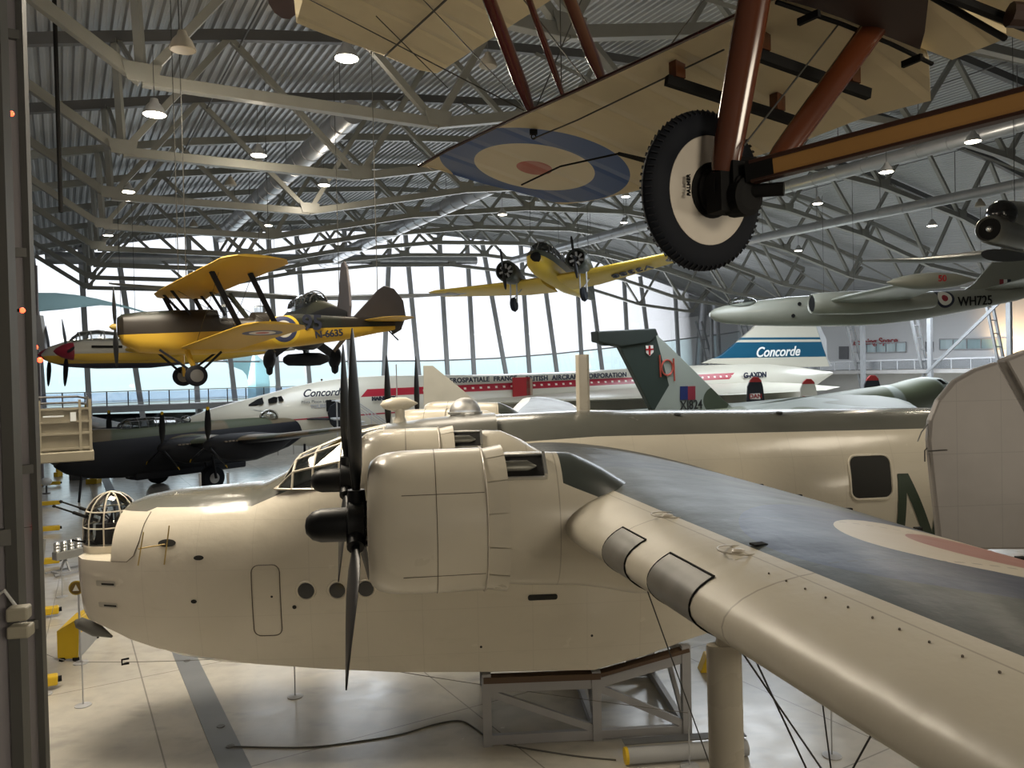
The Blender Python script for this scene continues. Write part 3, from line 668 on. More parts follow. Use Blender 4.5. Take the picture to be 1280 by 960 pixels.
ss = [0, .8, 1.6, 2.4, 3.1, 4, 5, 6, 6.55, 7.2, 8, 9, 10, 10.9, 11.7, 12.8, 14, 15, 15.8, 16.4, 16.8, 17.05, 17.2]
for side, nm in ((-1, 'wing'), (1, 'wing')):
    mb = MB(); wing(mb, [wstn(s, side) for s in ss], 26); wo = mb.build(nm, WINGM, fb, smooth=True)
def wup(s, f, side=-1, off=.003, low=False):   # point on the wing surface; f chord fraction
    le, te, t, c = wstn(s, side); x = f; y = 5*t*(.2969*math.sqrt(max(x, 0))-.126*x-.3516*x*x+.2843*x**3-.1030*x**4); cc = 4*c*x*(1-x); k = (te-le).length
    u = Vector((-(te-le).z, 0, (te-le).x)).normalized()
    return le+(te-le)*x+u*((cc-y if low else cc+y)*k+(-off if low else off))
def wpatch(name, s0, s1, f0, f1, m, par, off=.004, side=-1):
    """patch wrapped round the leading edge: f negative means the lower surface"""
    rings = []; N = 12
    for i in range(5):
        s = s0+(s1-s0)*i/4; rings.append([])
        for k in range(N+1):
            f = f0+(f1-f0)*k/N; f = math.copysign(f*f, f)
            p = wup(s, abs(f), side, 0, f < 0); q = wstn(s, side)[0]+Vector((.25, 0, 0)); rings[-1].append(p+(p-q).normalized()*off)
    mb = MB(); mb.loft(rings, False, False); return mb.build(name, m, par, smooth=True)
LANDG = mat('landing_light_glass', lambda g: g.mix(g.noise(4, 2), (.10, .095, .085), (.24, .23, .21)), .3, 0, .4)
for s0, s1 in ((8.25, 8.75), (9.2, 9.85)):
    o = wpatch('landing_light', s0, s1, -.24, .20, LANDG, fb, .006)
    fr = MB()
    for ss_ in (s0, s1):
        fr.tube([wup(ss_, f*f, -1, .004, f < 0) for f in [(-.25+.455*k/14) for k in range(15)]], .007, 6)
    fr.tube([wup(s0+(s1-s0)*k/4, .205**2, -1, .006) for k in range(5)], .007, 6); fr.build('light_frame', MATTBLACK, o)
for s0, f in ((8.35, .13), (9.6, .12)):
    mb = MB(); c_ = wup(s0, f); mb.tube([c_+Vector((.13*math.cos(a*PI/8), .13*math.sin(a*PI/8), .005-.03*math.cos(a*PI/8)*.2)) for a in range(17)], .006, 5); mb.ball(c_, .045, (1, 1, .35), 12); mb.build('filler_cap', CREAMB, fb, smooth=True)
mb = MB(); mb.box(tuple(wup(9.55, .165)), (.09, .07, .012), .2); mb.build('vent_grille', MATTBLACK, fb)
mb = MB()
for k in range(15): c_ = wup(10.1+.17*k, .10+.0015*k); mb.ball(c_, .007, n=6)
mb.build('rivet_row', SEAM, fb)
for k in range(7):
    c_ = wup(2.4+1.5*k, .93); mb = MB(); mb.box(tuple(c_+Vector((0, 0, .01))), (.07, .05, .04)); mb.build('hinge_fitting', MATTBLACK, fb)

def splay(objs, px, y, deg):
    M = Matrix.Translation((px, y, 0)) @ Matrix.Rotation(math.radians(deg), 4, 'Z') @ Matrix.Translation((-px, -y, 0))
    for o_ in objs: o_.data.transform(M); o_.data.update()
# engines: cowling, gills, nacelle, propeller
def nac_col(g):
    base = g.mix(g.noise(1.5, 4), tuple(v*.82 for v in CREAM), tuple(v*1.0 for v in CREAM))
    c = g.mix(g.line(g.x, 2.1, .005)*.5, base, (.2, .17, .12))
    return g.mix((g.z > (5.28-(g.x-2.15)*.42))*(g.x > 2.15), c, g.mix(g.noise(.9, 3), SEAG2, (.045, .055, .05)))
NACM = mat('nacelle_paint', nac_col, .30, 0, .5, .2, rn=.15)
def engine(x0, y, zc):
    o = Vector((x0, y, zc))
    mb = MB(); mb.lathe([(.62, .60), (.30, .50), (.24, .50), (.185, .545), (.18, .58), (.20, .615), (.27, .665), (.36, .692), (.5, .706), (.9, .712), (1.28, .712), (1.28, .69)], o, n=44, cap=False); cw = mb.build('cowling', NACM, fb, smooth=True)
    mb = MB(); mb.lathe([(.5, .02), (.52, .56), (.56, .58), (.6, .02)], o, n=24); mb.build('engine_face', MATTBLACK, cw)
    for k in range(9):
        a = 2*PI*k/9; mb = MB(); mb.tube([o+Vector((.46, .18*math.sin(a), .18*math.cos(a))), o+Vector((.44, .46*math.sin(a), .46*math.cos(a)))], .075, 8); mb.build('cylinder_head', STEELD, cw)
    n = 14; rings = []
    mb = MB(); 
    for k in range(n):
        a0 = 2*PI*k/n+.01; a1 = 2*PI*(k+1)/n-.01
        vs = []
        for (x, r) in ((1.30, .70), (1.50, .735)):
            for rr in (r, r-.012): vs += [o+Vector((x, rr*math.sin(a0+(a1-a0)*j/3), rr*math.cos(a0+(a1-a0)*j/3))) for j in range(4)]
        fs = []
        for j in range(3): fs += [(j, j+1, 8+j+1, 8+j), (4+j, 12+j, 12+j+1, 4+j+1), (8+j, 9+j, 13+j, 12+j)]
        mb.add(vs, fs)
    mb.build('cooling_gill', NACM, cw, smooth=True)
    mb = MB(); mb.tube([o+Vector((1.29, .714*math.sin(2*PI*k/44), .714*math.cos(2*PI*k/44))) for k in range(45)], .012, 6); mb.build('cowl_band', CREAMB, cw)
    mb = MB(); mb.tube([o+Vector((.82, .711*math.sin(-PI+2*PI*k/44), .711*math.cos(-PI+2*PI*k/44))) for k in range(45)], .0045, 4)
    for a in (-1.05, -2.2): mb.tube([o+Vector((x, .711*math.sin(a), .711*math.cos(a))) for x in (.5, .82, 1.27)], .0045, 4)
    mb.build('cowl_seam', SEAM, cw)
    splay([cw]+list(cw.children), x0+1.5, y, 4 if y < 0 else -4)
    # nacelle body under and behind
    rings = []
    for (x, r, dz, ov) in ((1.2, .62, 0, 1), (1.45, .655, 0, 1), (1.7, .67, -.01, 1), (2.2, .67, -.03, 1.0), (2.5, .655, -.12, .95), (2.8, .62, -.25, .90), (3.4, .52, -.42, .8), (4.0, .40, -.36, .75), (4.5, .20, -.36, .7), (4.8, .03, -.36, .7)):
        rings.append([o+Vector((x, r*math.sin(2*PI*k/36), dz+r*ov*math.cos(2*PI*k/36))) for k in range(36)])
    mb = MB(); mb.loft(rings); mb.build('nacelle', NACM, fb, smooth=True)
    # intake bay on the shoulder
    a = math.radians(-33 if y < 0 else 33)
    R = Matrix.Rotation(a*-1, 3, 'X'); c_ = o+R@Vector((1.62, 0, .655))
    def rb(p): return c_+R@Vector(p)
    def rbox(mb, c, d):
        vs = [rb((c[0]+i*d[0]/2, c[1]+j*d[1]/2, c[2]+k_*d[2]/2)) for k_ in (-1, 1) for j in (-1, 1) for i in (-1, 1)]
        mb.add(vs, [(0, 2, 3, 1), (4, 5, 7, 6), (0, 1, 5, 4), (2, 6, 7, 3), (0, 4, 6, 2), (1, 3, 7, 5)])
    mb = MB(); rbox(mb, (0, 0, -.02), (.56, .30, .05)); ib = mb.build('intake_bay', MATTBLACK, fb)
    mb = MB(); mb.tube([rb((-.20, 0, -.02)), rb((-.16, 0, -.01)), rb((.12, 0, -.01)), rb((.22, 0, -.02))], [.02, .07, .07, .02], 12); mb.build('exhaust_muff', mat('intake_grey', (.15, .15, .13), .4, .5), ib, smooth=True)
    mb = MB(); rbox(mb, (.29, 0, 0), (.03, .34, .10)); rbox(mb, (0, .17, 0), (.58, .02, .03)); rbox(mb, (0, -.17, 0), (.58, .02, .03)); mb.build('bay_lip', METAL, ib)
    return o
def propeller(o, ang, x=0):
    p = o+Vector((x, 0, 0))
    mb = MB(); mb.lathe([(.24, .18), (.06, .20), (.05, .24), (-.10, .24), (-.12, .17), (-.38, .165), (-.46, .14), (-.52, .08), (-.535, .01)], p, n=24)
    for k in range(12): a = k*PI/6; mb.tube([p+Vector((.02, .21*math.cos(a), .21*math.sin(a))), p+Vector((.2, .21*math.cos(a), .21*math.sin(a)))], .02, 5)
    hb = mb.build('propeller', BLACK, fb, smooth=True)
    for k in range(3):
        a = math.radians(ang+120*k); d = Vector((0, -math.sin(a), math.cos(a))); mb = MB()
        mb.tube([p-Vector((.03, 0, 0)), p+d*.34-Vector((.03, 0, 0))], [.11, .085], 12)
        blade(mb, p-Vector((.03, 0, 0)), d, (1, 0, 0), 1.945, .25, (44, 8), .15, 12, 1, .2); mb.build('blade', BLACK, hb, smooth=True)
    splay([hb]+list(hb.children), o.x+1.5, o.y, 4 if o.y < 0 else -4)
for (x, y, z, ang) in ((-.45, -3.05, 4.86, 2), (-.45, 3.05, 4.86, 0), (0, 6.5, 4.90, 0), (0.08, -6.5, 4.88, 0)):
    o = engine(x, y, z); propeller(o, ang, .08 if y < -6 else 0)

# float strut, bracing and the wing float
mb = MB(); b0 = Vector((2.95, -9.95, 4.80)); 
def strut(mb, a, b_, ch, th, n=14):
    a = Vector(a); b_ = Vector(b_); mb.loft([[p+Vector((ch/2*math.cos(2*PI*k/n), th/2*math.sin(2*PI*k/n), 0)) for k in range(n)] for p in (a, b_)])
pt = at(905, 822, 4.45); pt = fb.matrix_basis.inverted() @ pt if False else (Matrix.Rotation(-YAW, 3, 'Z') @ (pt-Vector((-2.13, 14.2, 0))))
strut(mb, (pt.x, pt.y, 4.74), (pt.x-.02, pt.y-.1, 2.9), .21, .10); mb.build('float_strut', CREAMM, fb, smooth=True)
mb = MB(); mb.tube([(pt.x, pt.y, 4.6), (pt.x, pt.y, 5.0)], .045, 12); mb.build('strut_fitting', CREAMM, fb, smooth=True)
mb = MB(); strut(mb, (pt.x+1.35, pt.y-.1, 4.85), (pt.x+1.2, pt.y-.1, 2.9), .18, .08); mb.build('float_strut', CREAMM, fb, smooth=True)
mb = MB(); fus(mb, [(pt.x-1.3, .05, 2.75, 2.6), (pt.x-.9, .3, 2.95, 2.3), (pt.x, .42, 3.0, 2.1), (pt.x+1.2, .4, 2.95, 2.15), (pt.x+2.4, .2, 2.9, 2.5), (pt.x+3.1, .03, 2.85, 2.75)], 20); 
mb.v = [v+Vector((0, pt.y-.1, 0)) for v in mb.v]; mb.build('wing_float', CREAMM, fb, smooth=True)
for a, b_ in (((pt.x+.1, pt.y, 4.7), (pt.x+1.2, pt.y-.1, 3.0)), ((pt.x+1.2, pt.y, 4.7), (pt.x+.1, pt.y-.1, 3.0)), ((pt.x+.2, pt.y+.3, 4.75), (pt.x+.9, pt.y-.1, 3.0)), ((3.9, -8.4, 4.6), (pt.x+.7, pt.y-.1, 3.0))):
    mb = MB(); mb.tube([a, b_], .006, 6); mb.build('bracing_wire', WIRE, fb)
mb = MB(); mb.tube([(2.55, -8.55, 4.75), (3.15, -8.6, 2.95), (3.3, -8.6, 0.0)], .005, 6); mb.build('hanging_cable', WIRE, fb)

# fin and tailplane beyond the frame, for completeness of the silhouette
mb = MB(); mb.poly([(17, -.12, 5.2), (20.5, -.12, 5.0), (20.8, -.12, 9), (20.0, -.12, 9.6), (18.9, -.12, 9.2)], (0, .24, 0)); mb.build('fin', mat('fin_grey', (.14, .14, .13), .4), fb, bevel=.08)

# steel cradle under the hull
cr = thing('hull_cradle', 'grey steel braced cradle carrying the flying boat hull', 'cradle', (-2.13, 14.2, 0), YAW)
CRM = mat('cradle_grey', (.36, .36, .37), .5)
for y in (-1.28, 1.28):
    for (x, z) in ((1.5, 1.24), (3.38, 1.20), (4.95, 1.56)): mb = MB(); mb.beam((x, y, 0), (x, y, z), .15, .15); mb.build('upright', CRM, cr)
mb = MB()
for y in (-1.28, 1.28):
    mb.beam((1.5, y, 1.0), (3.38, y, .98), .10, .16); mb.beam((1.5, y, .1), (3.38, y, .1), .10, .16); mb.beam((3.38, y, .98), (4.95, y, 1.36), .10, .16); mb.beam((3.38, y, .1), (4.95, y, .1), .10, .14)
for x, z in ((1.5, 1.0), (3.38, .98), (4.95, 1.3)): mb.beam((x, -1.28, z), (x, 1.28, z), .10, .16); mb.beam((x, -1.28, .1), (x, 1.28, .1), .10, .14)
mb.build('rail', CRM, cr)
mb = MB()
for y in (-1.28, 1.28): mb.beam((1.55, y, .9), (3.33, y, .2), .08, .12); mb.beam((3.43, y, .9), (4.9, y, .2), .08, .12)
for x in (3.38, 4.95): mb.beam((x, -1.2, .15), (x, 0, .95), .07, .10); mb.beam((x, 1.2, .15), (x, 0, .95), .07, .10)
mb.build('diagonal', CRM, cr)
mb = MB(); mb.beam((1.45, -1.28, 1.14), (3.45, -1.28, 1.12), .2, .10); mb.beam((3.45, -1.28, 1.14), (5.0, -1.28, 1.50), .2, .06); TIM = mat('brown_timber', (.10, .06, .035), .6); mb.build('timber_packing', TIM, cr); mb = MB(); mb.beam((1.45, 1.28, 1.14), (3.45, 1.28, 1.12), .2, .10); mb.build('timber_packing', TIM, cr)
# ================================================================ OTHER AIRCRAFT
def camo(a, b, sc=.35, th=.5):
    return lambda g: g.mix((g.noise(sc, 1)-th)*80, a, b) if False else g.mix(((g.noise(sc, 1)-th)*60).sat(), a, b)
CB = mat('camouflage_dark', camo((.055, .05, .032), (.032, .042, .03), .5), .5)
NIGHT = mat('night_black', (.008, .009, .013), .6, 0, .25)

# ---- black bomber with four engines, standing behind the flying boat
ybm = math.atan2(.8, .6)
bo = thing('bomber', 'black bellied camouflaged four engined bomber standing behind the flying boat bow', 'aircraft', (-23.9, 39.8, 0), ybm)
def bcol(g):
    n = ((g.noise(.28, 1, (1, .3, .3))-.5)*60).sat(); top = g.mix(n, (.10, .078, .045), (.05, .06, .035))
    return g.mix(g.z > 3.12+(g.x*.02), (.009, .010, .014), top)
BOM = mat('bomber_paint', bcol, .6, 0, .25)
FS = [(0, .1, 2.9, 2.3), (.15, .45, 3.2, 1.9), (.7, .78, 3.5, 1.5), (1.6, .95, 3.72, 1.2), (2.2, .98, 3.80, 1.1), (3.4, .98, 3.74, 1.0), (6, .98, 3.80, .95), (9, .95, 3.84, 1.0), (12, .9, 3.8, 1.1), (14.5, .7, 3.65, 1.7), (16.6, .3, 3.5, 2.7), (17.1, .1, 3.4, 3.1)]
mb = MB(); fus(mb, FS, 28, 2.6); mb.build('fuselage', BOM, bo, smooth=True)
mb = MB(); mb.lathe([(0, .1), (.1, .45), (.4, .6), (.8, .62)], (-.12, 0, 2.55), n=20); mb.build('nose_glazing', DARKGLASS, bo, smooth=True)
mb = MB(); mb.ball((1.0, 0, 3.45), .45, (1.1, 1, .8), 18); mb.build('nose_turret', DARKGLASS, bo, smooth=True)
cy = [(3.4, .2, 3.72), (3.55, .38, 4.05), (3.9, .42, 4.22), (5.3, .42, 4.24), (6.6, .38, 4.15), (7.6, .15, 3.85)]
def cr2(x, h, zt, zb=3.6): return [Vector((x, h*math.cos(PI*k/8), zb+(zt-zb)*math.sin(PI*k/8)**.7)) for k in range(9)]
mb = MB(); mb.loft([cr2(*c) for c in cy], False, False); cg = mb.build('canopy_glass', glass('canopy_clear', (.8, .84, .86), .1), bo)
mb = MB()
for x in (3.5, 3.9, 4.4, 4.9, 5.4, 6, 6.6): h, zt = interp(cy, x); mb.tube(cr2(x, h, zt), .022, 5)
for k in (0, 2, 4, 6, 8): mb.tube([cr2(*c)[k] for c in cy], .022, 5)
mb.build('canopy_frame', STEELD, cg)
mb = MB(); mb.ball((7.4, 0, 3.95), .3, (1, 1, .9), 16); mb.build('observation_dome', CLEAR, bo, smooth=True)
mb = MB(); mb.ball((13.2, 0, 3.85), .55, (1.15, 1, .75), 18); tu = mb.build('upper_turret', CLEAR, bo, smooth=True)
mb = MB()
for k in range(6): a = k*PI/3; mb.tube([(13.2+.64*math.cos(a)*c_, .56*math.sin(a)*c_, 3.85+.42*s_) for c_, s_ in ((1, 0), (.87, .5), (.5, .87), (0, 1))], .02, 5)
mb.tube([(13.2, -.2, 4.05), (11.9, -.35, 4.35)], .02, 6); mb.tube([(13.2, .2, 4.05), (11.9, .1, 4.35)], .02, 6); mb.build('turret_frame', METAL, tu)
for sd in (-1, 1):
    mb = MB(); wing(mb, [((5.6, .6*sd, 2.75), (10.4, .6*sd, 2.6), .16, .02), ((5.6, 3.2*sd, 2.80), (10.2, 3.2*sd, 2.62), .15, .02), ((6.3, 9*sd, 3.22), (9.5, 9*sd, 3.12), .12, .02), ((7.0, 14.5*sd, 3.85), (8.9, 14.5*sd, 3.8), .1, .02), ((7.6, 15.5*sd, 3.98), (8.5, 15.5*sd, 3.96), .08, .0)], 10)
    def wc(g):
        n = ((g.noise(.3, 1)-.5)*60).sat(); le = (g.y.abs()-3).mx(0)
        return g.mix(g.z > 2.78+le*.076, (.009, .010, .014), g.mix(n, (.13, .10, .06), (.06, .07, .045)))
    mb.build('wing', mat('bomber_wing_paint', wc, .5, 0, .3), bo, smooth=True)
    for (yy, x0, zz) in ((2.95, 4.0, 2.70), (6.7, 4.4, 2.98)):
        y = yy*sd; mb = MB(); mb.loft([[Vector((x0+a_, y+r_*.8*math.cos(2*PI*k/20), zz-.05-dz_+r_*1.15*math.sin(2*PI*k/20))) for k in range(20)] for a_, r_, dz_ in ((.5, .36, 0), (.8, .5, .08), (1.6, .64, .2), (3, .66, .25), (4.5, .45, .2), (5.6, .05, 0))]); nc = mb.build('engine_nacelle', NIGHT, bo, smooth=True)
        mb = MB(); 
        for k in range(6): mb.box((x0+1.0+.22*k, y-.5*(1), zz+.12), (.15, .08, .07))
        mb.build('exhaust_stubs', mat('exhaust_brown', (.16, .13, .10), .6), nc)
        mb = MB(); mb.lathe([(0, .02), (.08, .14), (.25, .27), (.5, .36)], (x0, y, zz-.02), n=18); sp_ = mb.build('propeller', NIGHT, bo, smooth=True)
        for k in range(3):
            a = math.radians(2+120*k); d = Vector((0, -math.sin(a), math.cos(a))); mb = MB(); mb.mi = 0; blade(mb, (x0+.3, y, zz-.02), d, (1, 0, 0), 1.98, .34, (50, 25), .14, 8, -1, .2); b_ = mb.build('blade', BLACK, sp_, smooth=True)
            c_ = Vector((x0+.3, y, zz-.02)); mb = MB(); blade(mb, c_+d*1.8, d, (1, 0, 0), .19, .20, (26, 24), .12, 8, -1, .0); mb.build('blade_tip', YEL, sp_)
    for xx in (0,):
        o = Vector((7.2, 2.95*sd, 0)); mb = MB(); mb.lathe([(-.25, .3), (-.24, .62), (-.12, .72), (.12, .72), (.24, .62), (.25, .3)], o+Vector((0, 0, .72)), (0, 1, 0), 28); wl_ = mb.build('main_wheel', RUBBER, bo, smooth=True)
        mb = MB(); mb.lathe([(-.27, .02), (-.26, .3), (.26, .3), (.27, .02)], o+Vector((0, 0, .72)), (0, 1, 0), 18); mb.build('wheel_hub', LGREY, wl_)
        mb = MB(); mb.tube([o+Vector((0, -.4, .72)), o+Vector((-.3, -.4, 2.5))], .08, 8); mb.tube([o+Vector((0, .4, .72)), o+Vector((-.3, .4, 2.5))], .08, 8); mb.build('landing_leg', NIGHT, bo)
    mb = MB(); mb.poly([(x_-4.1, 2.7*sd, z_) for x_, z_ in ((20.2, 3.2), (20.0, 3.9), (20.2, 4.4), (20.8, 4.65), (21.4, 4.4), (21.7, 3.9), (21.6, 3.0), (20.9, 2.6))], (0, .12, 0)); mb.build('tail_fin', NIGHT, bo, bevel=.04)
mb = MB(); wing(mb, [((15.8, -2.7, 3.5), (17.1, -2.7, 3.5), .1, 0), ((15.5, 0, 3.5), (17.3, 0, 3.5), .1, 0), ((15.8, 2.7, 3.5), (17.1, 2.7, 3.5), .1, 0)], 8); mb.build('tailplane', NIGHT, bo, smooth=True)
mb = MB(); mb.box((7.5, 0, 1.0), (7, 1.3, .4)); mb.build('bomb_bay_door', NIGHT, bo, bevel=.1)
mb = MB(); mb.tube([(1.3, -.3, 1.7), (1.1, -.3, .0)], .06, 6); mb.tube([(16, 0, 3), (16, 0, .3)], .08, 8); mb.lathe([(-.1, .3), (.1, .3)], (16, 0, .3), (0, 1, 0), 16); mb.build('tail_wheel', NIGHT, bo)

# ---- white supersonic airliner
N = at(222, 531, 50); TL = at(1040, 465.5, 72); dv = TL-N; cy_ = math.atan2(dv.y, dv.x)
al = thing('airliner', 'long white delta airliner with red stripe and blue tail band beneath the glass wall', 'aircraft', (N.x, N.y, 0), cy_)
LEN = math.hypot(dv.x, dv.y); 
def inv(o, p): return Matrix.Rotation(-o.rotation_euler[2], 3, 'Z') @ (Vector(p)-Vector(o.location))
def onax(px_, py_, obj, yl=0.0):
    """local x,z where the sight line meets the plane y=yl of the object"""
    R = Matrix.Rotation(-obj.rotation_euler[2], 3, 'Z'); c = R@(CAM-Vector(obj.location)); v = R@ray(px_, py_); t = (yl-c.y)/v.y; p = c+v*t; return p.x, p.z
prof = []
for (xx, yt, yb) in ((222, 529, 533), (232, 523, 537), (260, 512, 543), (290, 503.5, 548), (320, 496, 552), (342, 490, 555), (366, 483.5, 557), (400, 476.5, 559), (440, 471.5, 560), (480, 469.5, 560), (540, 469, 559), (620, 468, 556), (700, 465, 551), (780, 461, 546), (860, 457, 540), (920, 455, 530), (960, 455, 514), (1000, 459, 494), (1030, 463.5, 474), (1040, 465, 468)):
    a = onax(xx, yt, al); b = onax(xx, yb, al); prof.append((a[0], min(1.45, (a[1]-b[1])*.46), a[1], b[1]))
AW = (.52, .50, .42)
stp = [onax(456, 491.5, al, -1.45), onax(918, 470, al, -1.45)]
ks = (stp[1][1]-stp[0][1])/(stp[1][0]-stp[0][0])
def alcol(g):
    zz = g.z-(stp[0][1]+(g.x-stp[0][0])*ks); m = (zz.abs() < .26)*(g.x > stp[0][0]+zz*1.0)*(g.x < stp[1][0]+zz*1.4)*(g.y < 0)
    c = g.mix(g.noise(.5, 3), AW, (.56, .54, .46)); c = g.mix(m, c, (.33, .012, .03))
    wn = ((g.x*1.6).frac() < .30)*(zz.abs() < .07)*m*(g.x > stp[0][0]+4); c = g.mix(wn, c, (.75, .70, .62))
    z2 = g.z-(stp[0][1]-1.55+(g.x-10)*.03); return g.mix(((z2.abs() < .05)*(g.x < 22)*(g.x > 5)), c, (.33, .03, .05))
mb = MB(); fus(mb, prof, 32, 2.0); mb.build('fuselage', mat('airliner_paint', alcol, .3, coat=.2), al, smooth=True)
def apt(px_, py_, yl): x, z = onax(px_, py_, al, yl); return Vector((x, yl, z))
mb = MB()
for q in ([(305, 509), (322, 499), (328, 497), (330, 504), (312, 509.5)], [(336, 499), (343, 496), (347, 496.5), (346, 503), (336, 504)], [(348, 496), (352, 495), (355, 500.5), (349, 502)]):
    mb.poly([apt(x, y, -1.30+(.45 if x < 330 else 0)) for x, y in q], (0, .5, 0))
mb.build('cockpit_window', MATTBLACK, al)
# fin with blue band
finl = [(878, 454), (902, 444), (940, 412), (958, 392), (966, 383), (1012, 383), (1030, 424), (1034, 447), (1040, 458), (1000, 459)]
mb = MB(); mb.poly([apt(x, y, -.14) for x, y in finl], (0, .28, 0))
fz = [apt(903, 449, -.14), apt(1033, 446, -.14), apt(938, 428, -.14), apt(1031, 427, -.14)]
zb_ = (fz[0].z+fz[1].z)/2; ztp = (fz[2].z+fz[3].z)/2
mb.build('tail_fin', mat('fin_band', lambda g: g.mix(((g.z > zb_+.05)*(g.z < ztp))._m('MAXIMUM', (g.z > ztp+.22)*(g.z < ztp+.42)), AW, (.005, .075, .14)), .35), al, bevel=.03)
mb = MB(); mb.poly([apt(x, y, -.16) for x, y in ((1012, 383), (1014, 383), (1033, 424), (1034, 447), (1040, 458), (1037, 458))], (0, .32, 0)); mb.build('rudder_edge', LGREY, al)
def alt(s, px_, py_, hpx, m, yl=-1.5, **k):
    p = apt(px_, py_, yl); h = hpx/961*(Matrix.Rotation(cy_, 3, 'Z')@p+al.location).y; return text(s, h, 'lettering', m, al, p, rowmat((1, 0, ks), (0, 0, 1)), .02, **k)
NAVY = mat('navy_lettering', (.015, .02, .04), .5)
alt('Concorde', 404, 491, 13, NAVY, -1.38, shear=.35, sx=.95, bold=.015)
alt('Concorde', 972, 440, 17, mat('white_lettering', (.8, .8, .78), .5), -.2, shear=.35, bold=.02)
alt('AEROSPATIALE  FRANCE', 602, 474.5, 8, NAVY, -1.2, sp=1.1, bold=.02); alt('BRITISH  AIRCRAFT  CORPORATION', 722, 471, 8, NAVY, -1.15, sp=1.1, bold=.02)
alt('G-AXDN', 944, 469, 9, NAVY, -1.38, bold=.03); alt('MAINDECK', 480, 498, 6, NAVY, -1.5, bold=.03); alt('Pilots Please Land', 395, 502, 5, NAVY, -1.42); alt('TOURS', 398, 508, 6, LGREY, -1.42, bold=.02)
for (x, y, w_, h_, m_) in ((414, 507, 12, 14, MATTBLACK), (652, 484, 22, 24, RED), (662, 484, 8, 22, AW)):
    a = apt(x-w_/2, y-h_/2, -1.5); b_ = apt(x+w_/2, y+h_/2, -1.5); mm = m_ if not isinstance(m_, tuple) else mat('door_inner', (.35, .25, .18), .6)
    mb = MB(); mb.poly([a, (b_.x, -1.5, a.z), b_, (a.x, -1.5, b_.z)], (0, .12, 0)); mb.build('cabin_door', mm, al)
# delta wing and engine boxes
mb = MB(); zz = stp[0][1]-1.0
wing(mb, [((18, -1.2, zz), (47, -1.2, zz+.9), .02, 0), ((26, -3.5, zz), (46.5, -3.5, zz+.85), .025, 0), ((33, -6.5, zz+.1), (46, -6.5, zz+.8), .025, 0), ((38, -9, zz+.2), (45, -9, zz+.75), .025, 0), ((43.5, -12, zz+.4), (44.8, -12, zz+.6), .03, 0)], 10); wing(mb, [((18, 1.2, zz), (47, 1.2, zz+.9), .02, 0), ((33, 6.5, zz+.1), (46, 6.5, zz+.8), .025, 0), ((43.5, 12, zz+.4), (44.8, 12, zz+.6), .03, 0)], 10)
mb.build('delta_wing', mat('airliner_wing', AW, .35), al, smooth=True)
for y in (-5, 5): mb = MB(); mb.box((43, y, zz-.2), (9, 3, 1.1)); mb.build('engine_box', mat('engine_box_white', AW, .4), al, bevel=.2)
for x, y in ((10, 0), (38, -3.8), (38, 3.8)):
    mb = MB(); mb.tube([(x, y, 3.3), (x, y, .6)], .16, 10); g_ = mb.build('landing_leg', METAL, al)
    mb = MB()
    for dy in (-.35, .35):
        mb.lathe([(-.18, .2), (-.18, .5), (0, .58), (.18, .5), (.18, .2)], (x, y+dy, .58), (0, 1, 0), 20)
    mb.build('landing_wheel', RUBBER, g_)
# boarding steps by its front door
q_ = at(437, 510, 52); st = thing('boarding_steps', 'pale grey mobile boarding steps against the airliner front door', 'steps', (q_.x, q_.y, 0), cy_)
mb = MB()
for k in range(14): mb.box((.35*k, -1.9, 3.6-.26*k), (.36, 1.3, .06))
mb.build('tread', STEELL, st)
mb = MB()
for y in (-2.55, -1.25): mb.beam((-.2, y, 3.5), (4.9, y, -.1+.1), .08, .2); mb.tube([(-1.4, y, 4.75), (-.1, y, 4.75), (4.9, y, 1.1)], .035, 6); mb.tube([(-.1, y, 4.4), (4.9, y, .75)], .025, 6)
for k in range(6): mb.tube([(1.0*k-.1, -2.55, 3.5-.72*k), (1.0*k-.1, -2.55, 4.7-.72*k)], .025, 6)
mb.build('side_frame', STEELL, st)
mb = MB(); mb.box((-.8, -1.9, 3.6), (1.4, 1.4, .1)); mb.beam((-1.3, -2.5, 0), (-1.3, -2.5, 4.7), .08); mb.beam((-.2, -2.5, 0), (-.2, -2.5, 4.7), .08); mb.build('landing_platform', STEELL, st)

# ---- white slab fin and low canopy behind the flying boat (a pale jet parked between)
jt = thing('pale_jet', 'pale grey jet whose pointed fin shows above the flying boat starboard engines', 'aircraft', (-3.7, 30, 0), 0.15)
def jp(px_, py_, yl=0): x, z = onax(px_, py_, jt, yl); return Vector((x, yl, z))
mb = MB(); mb.poly([jp(529, 457, -.08), (jp(541, 457, -.08)), jp(590, 497, -.08), jp(615, 520, -.08), jp(530, 520, -.08)], (0, .16, 0)); JG = mat('pale_jet_grey', (.50, .50, .46), .45); mb.build('tail_fin', JG, jt, bevel=.02)
mb = MB(); b0_ = jp(530, 530).z; fus(mb, [(-1, .1, b0_+.3, b0_-.5), (1, .6, b0_+.5, b0_-.9), (4, .8, b0_+.5, b0_-1.1), (8, .6, b0_+.3, b0_-1), (10, .1, b0_, b0_-.5)], 20); mb.build('fuselage', JG, jt, smooth=True)
mb = MB(); mb.tube([(2, .8, b0_-.8), (2, 1.2, .4)], .08, 8); mb.tube([(2, -.8, b0_-.8), (2, -1.2, .4)], .08, 8); mb.tube([(8, 0, b0_-.9), (8, 0, .4)], .08, 8)
for x, y in ((2, 1.2), (2, -1.2), (8, 0)): mb.lathe([(-.12, .38), (.12, .38)], (x, y, .38), (0, 1, 0), 16)
mb.build('undercarriage', LGREY, jt)

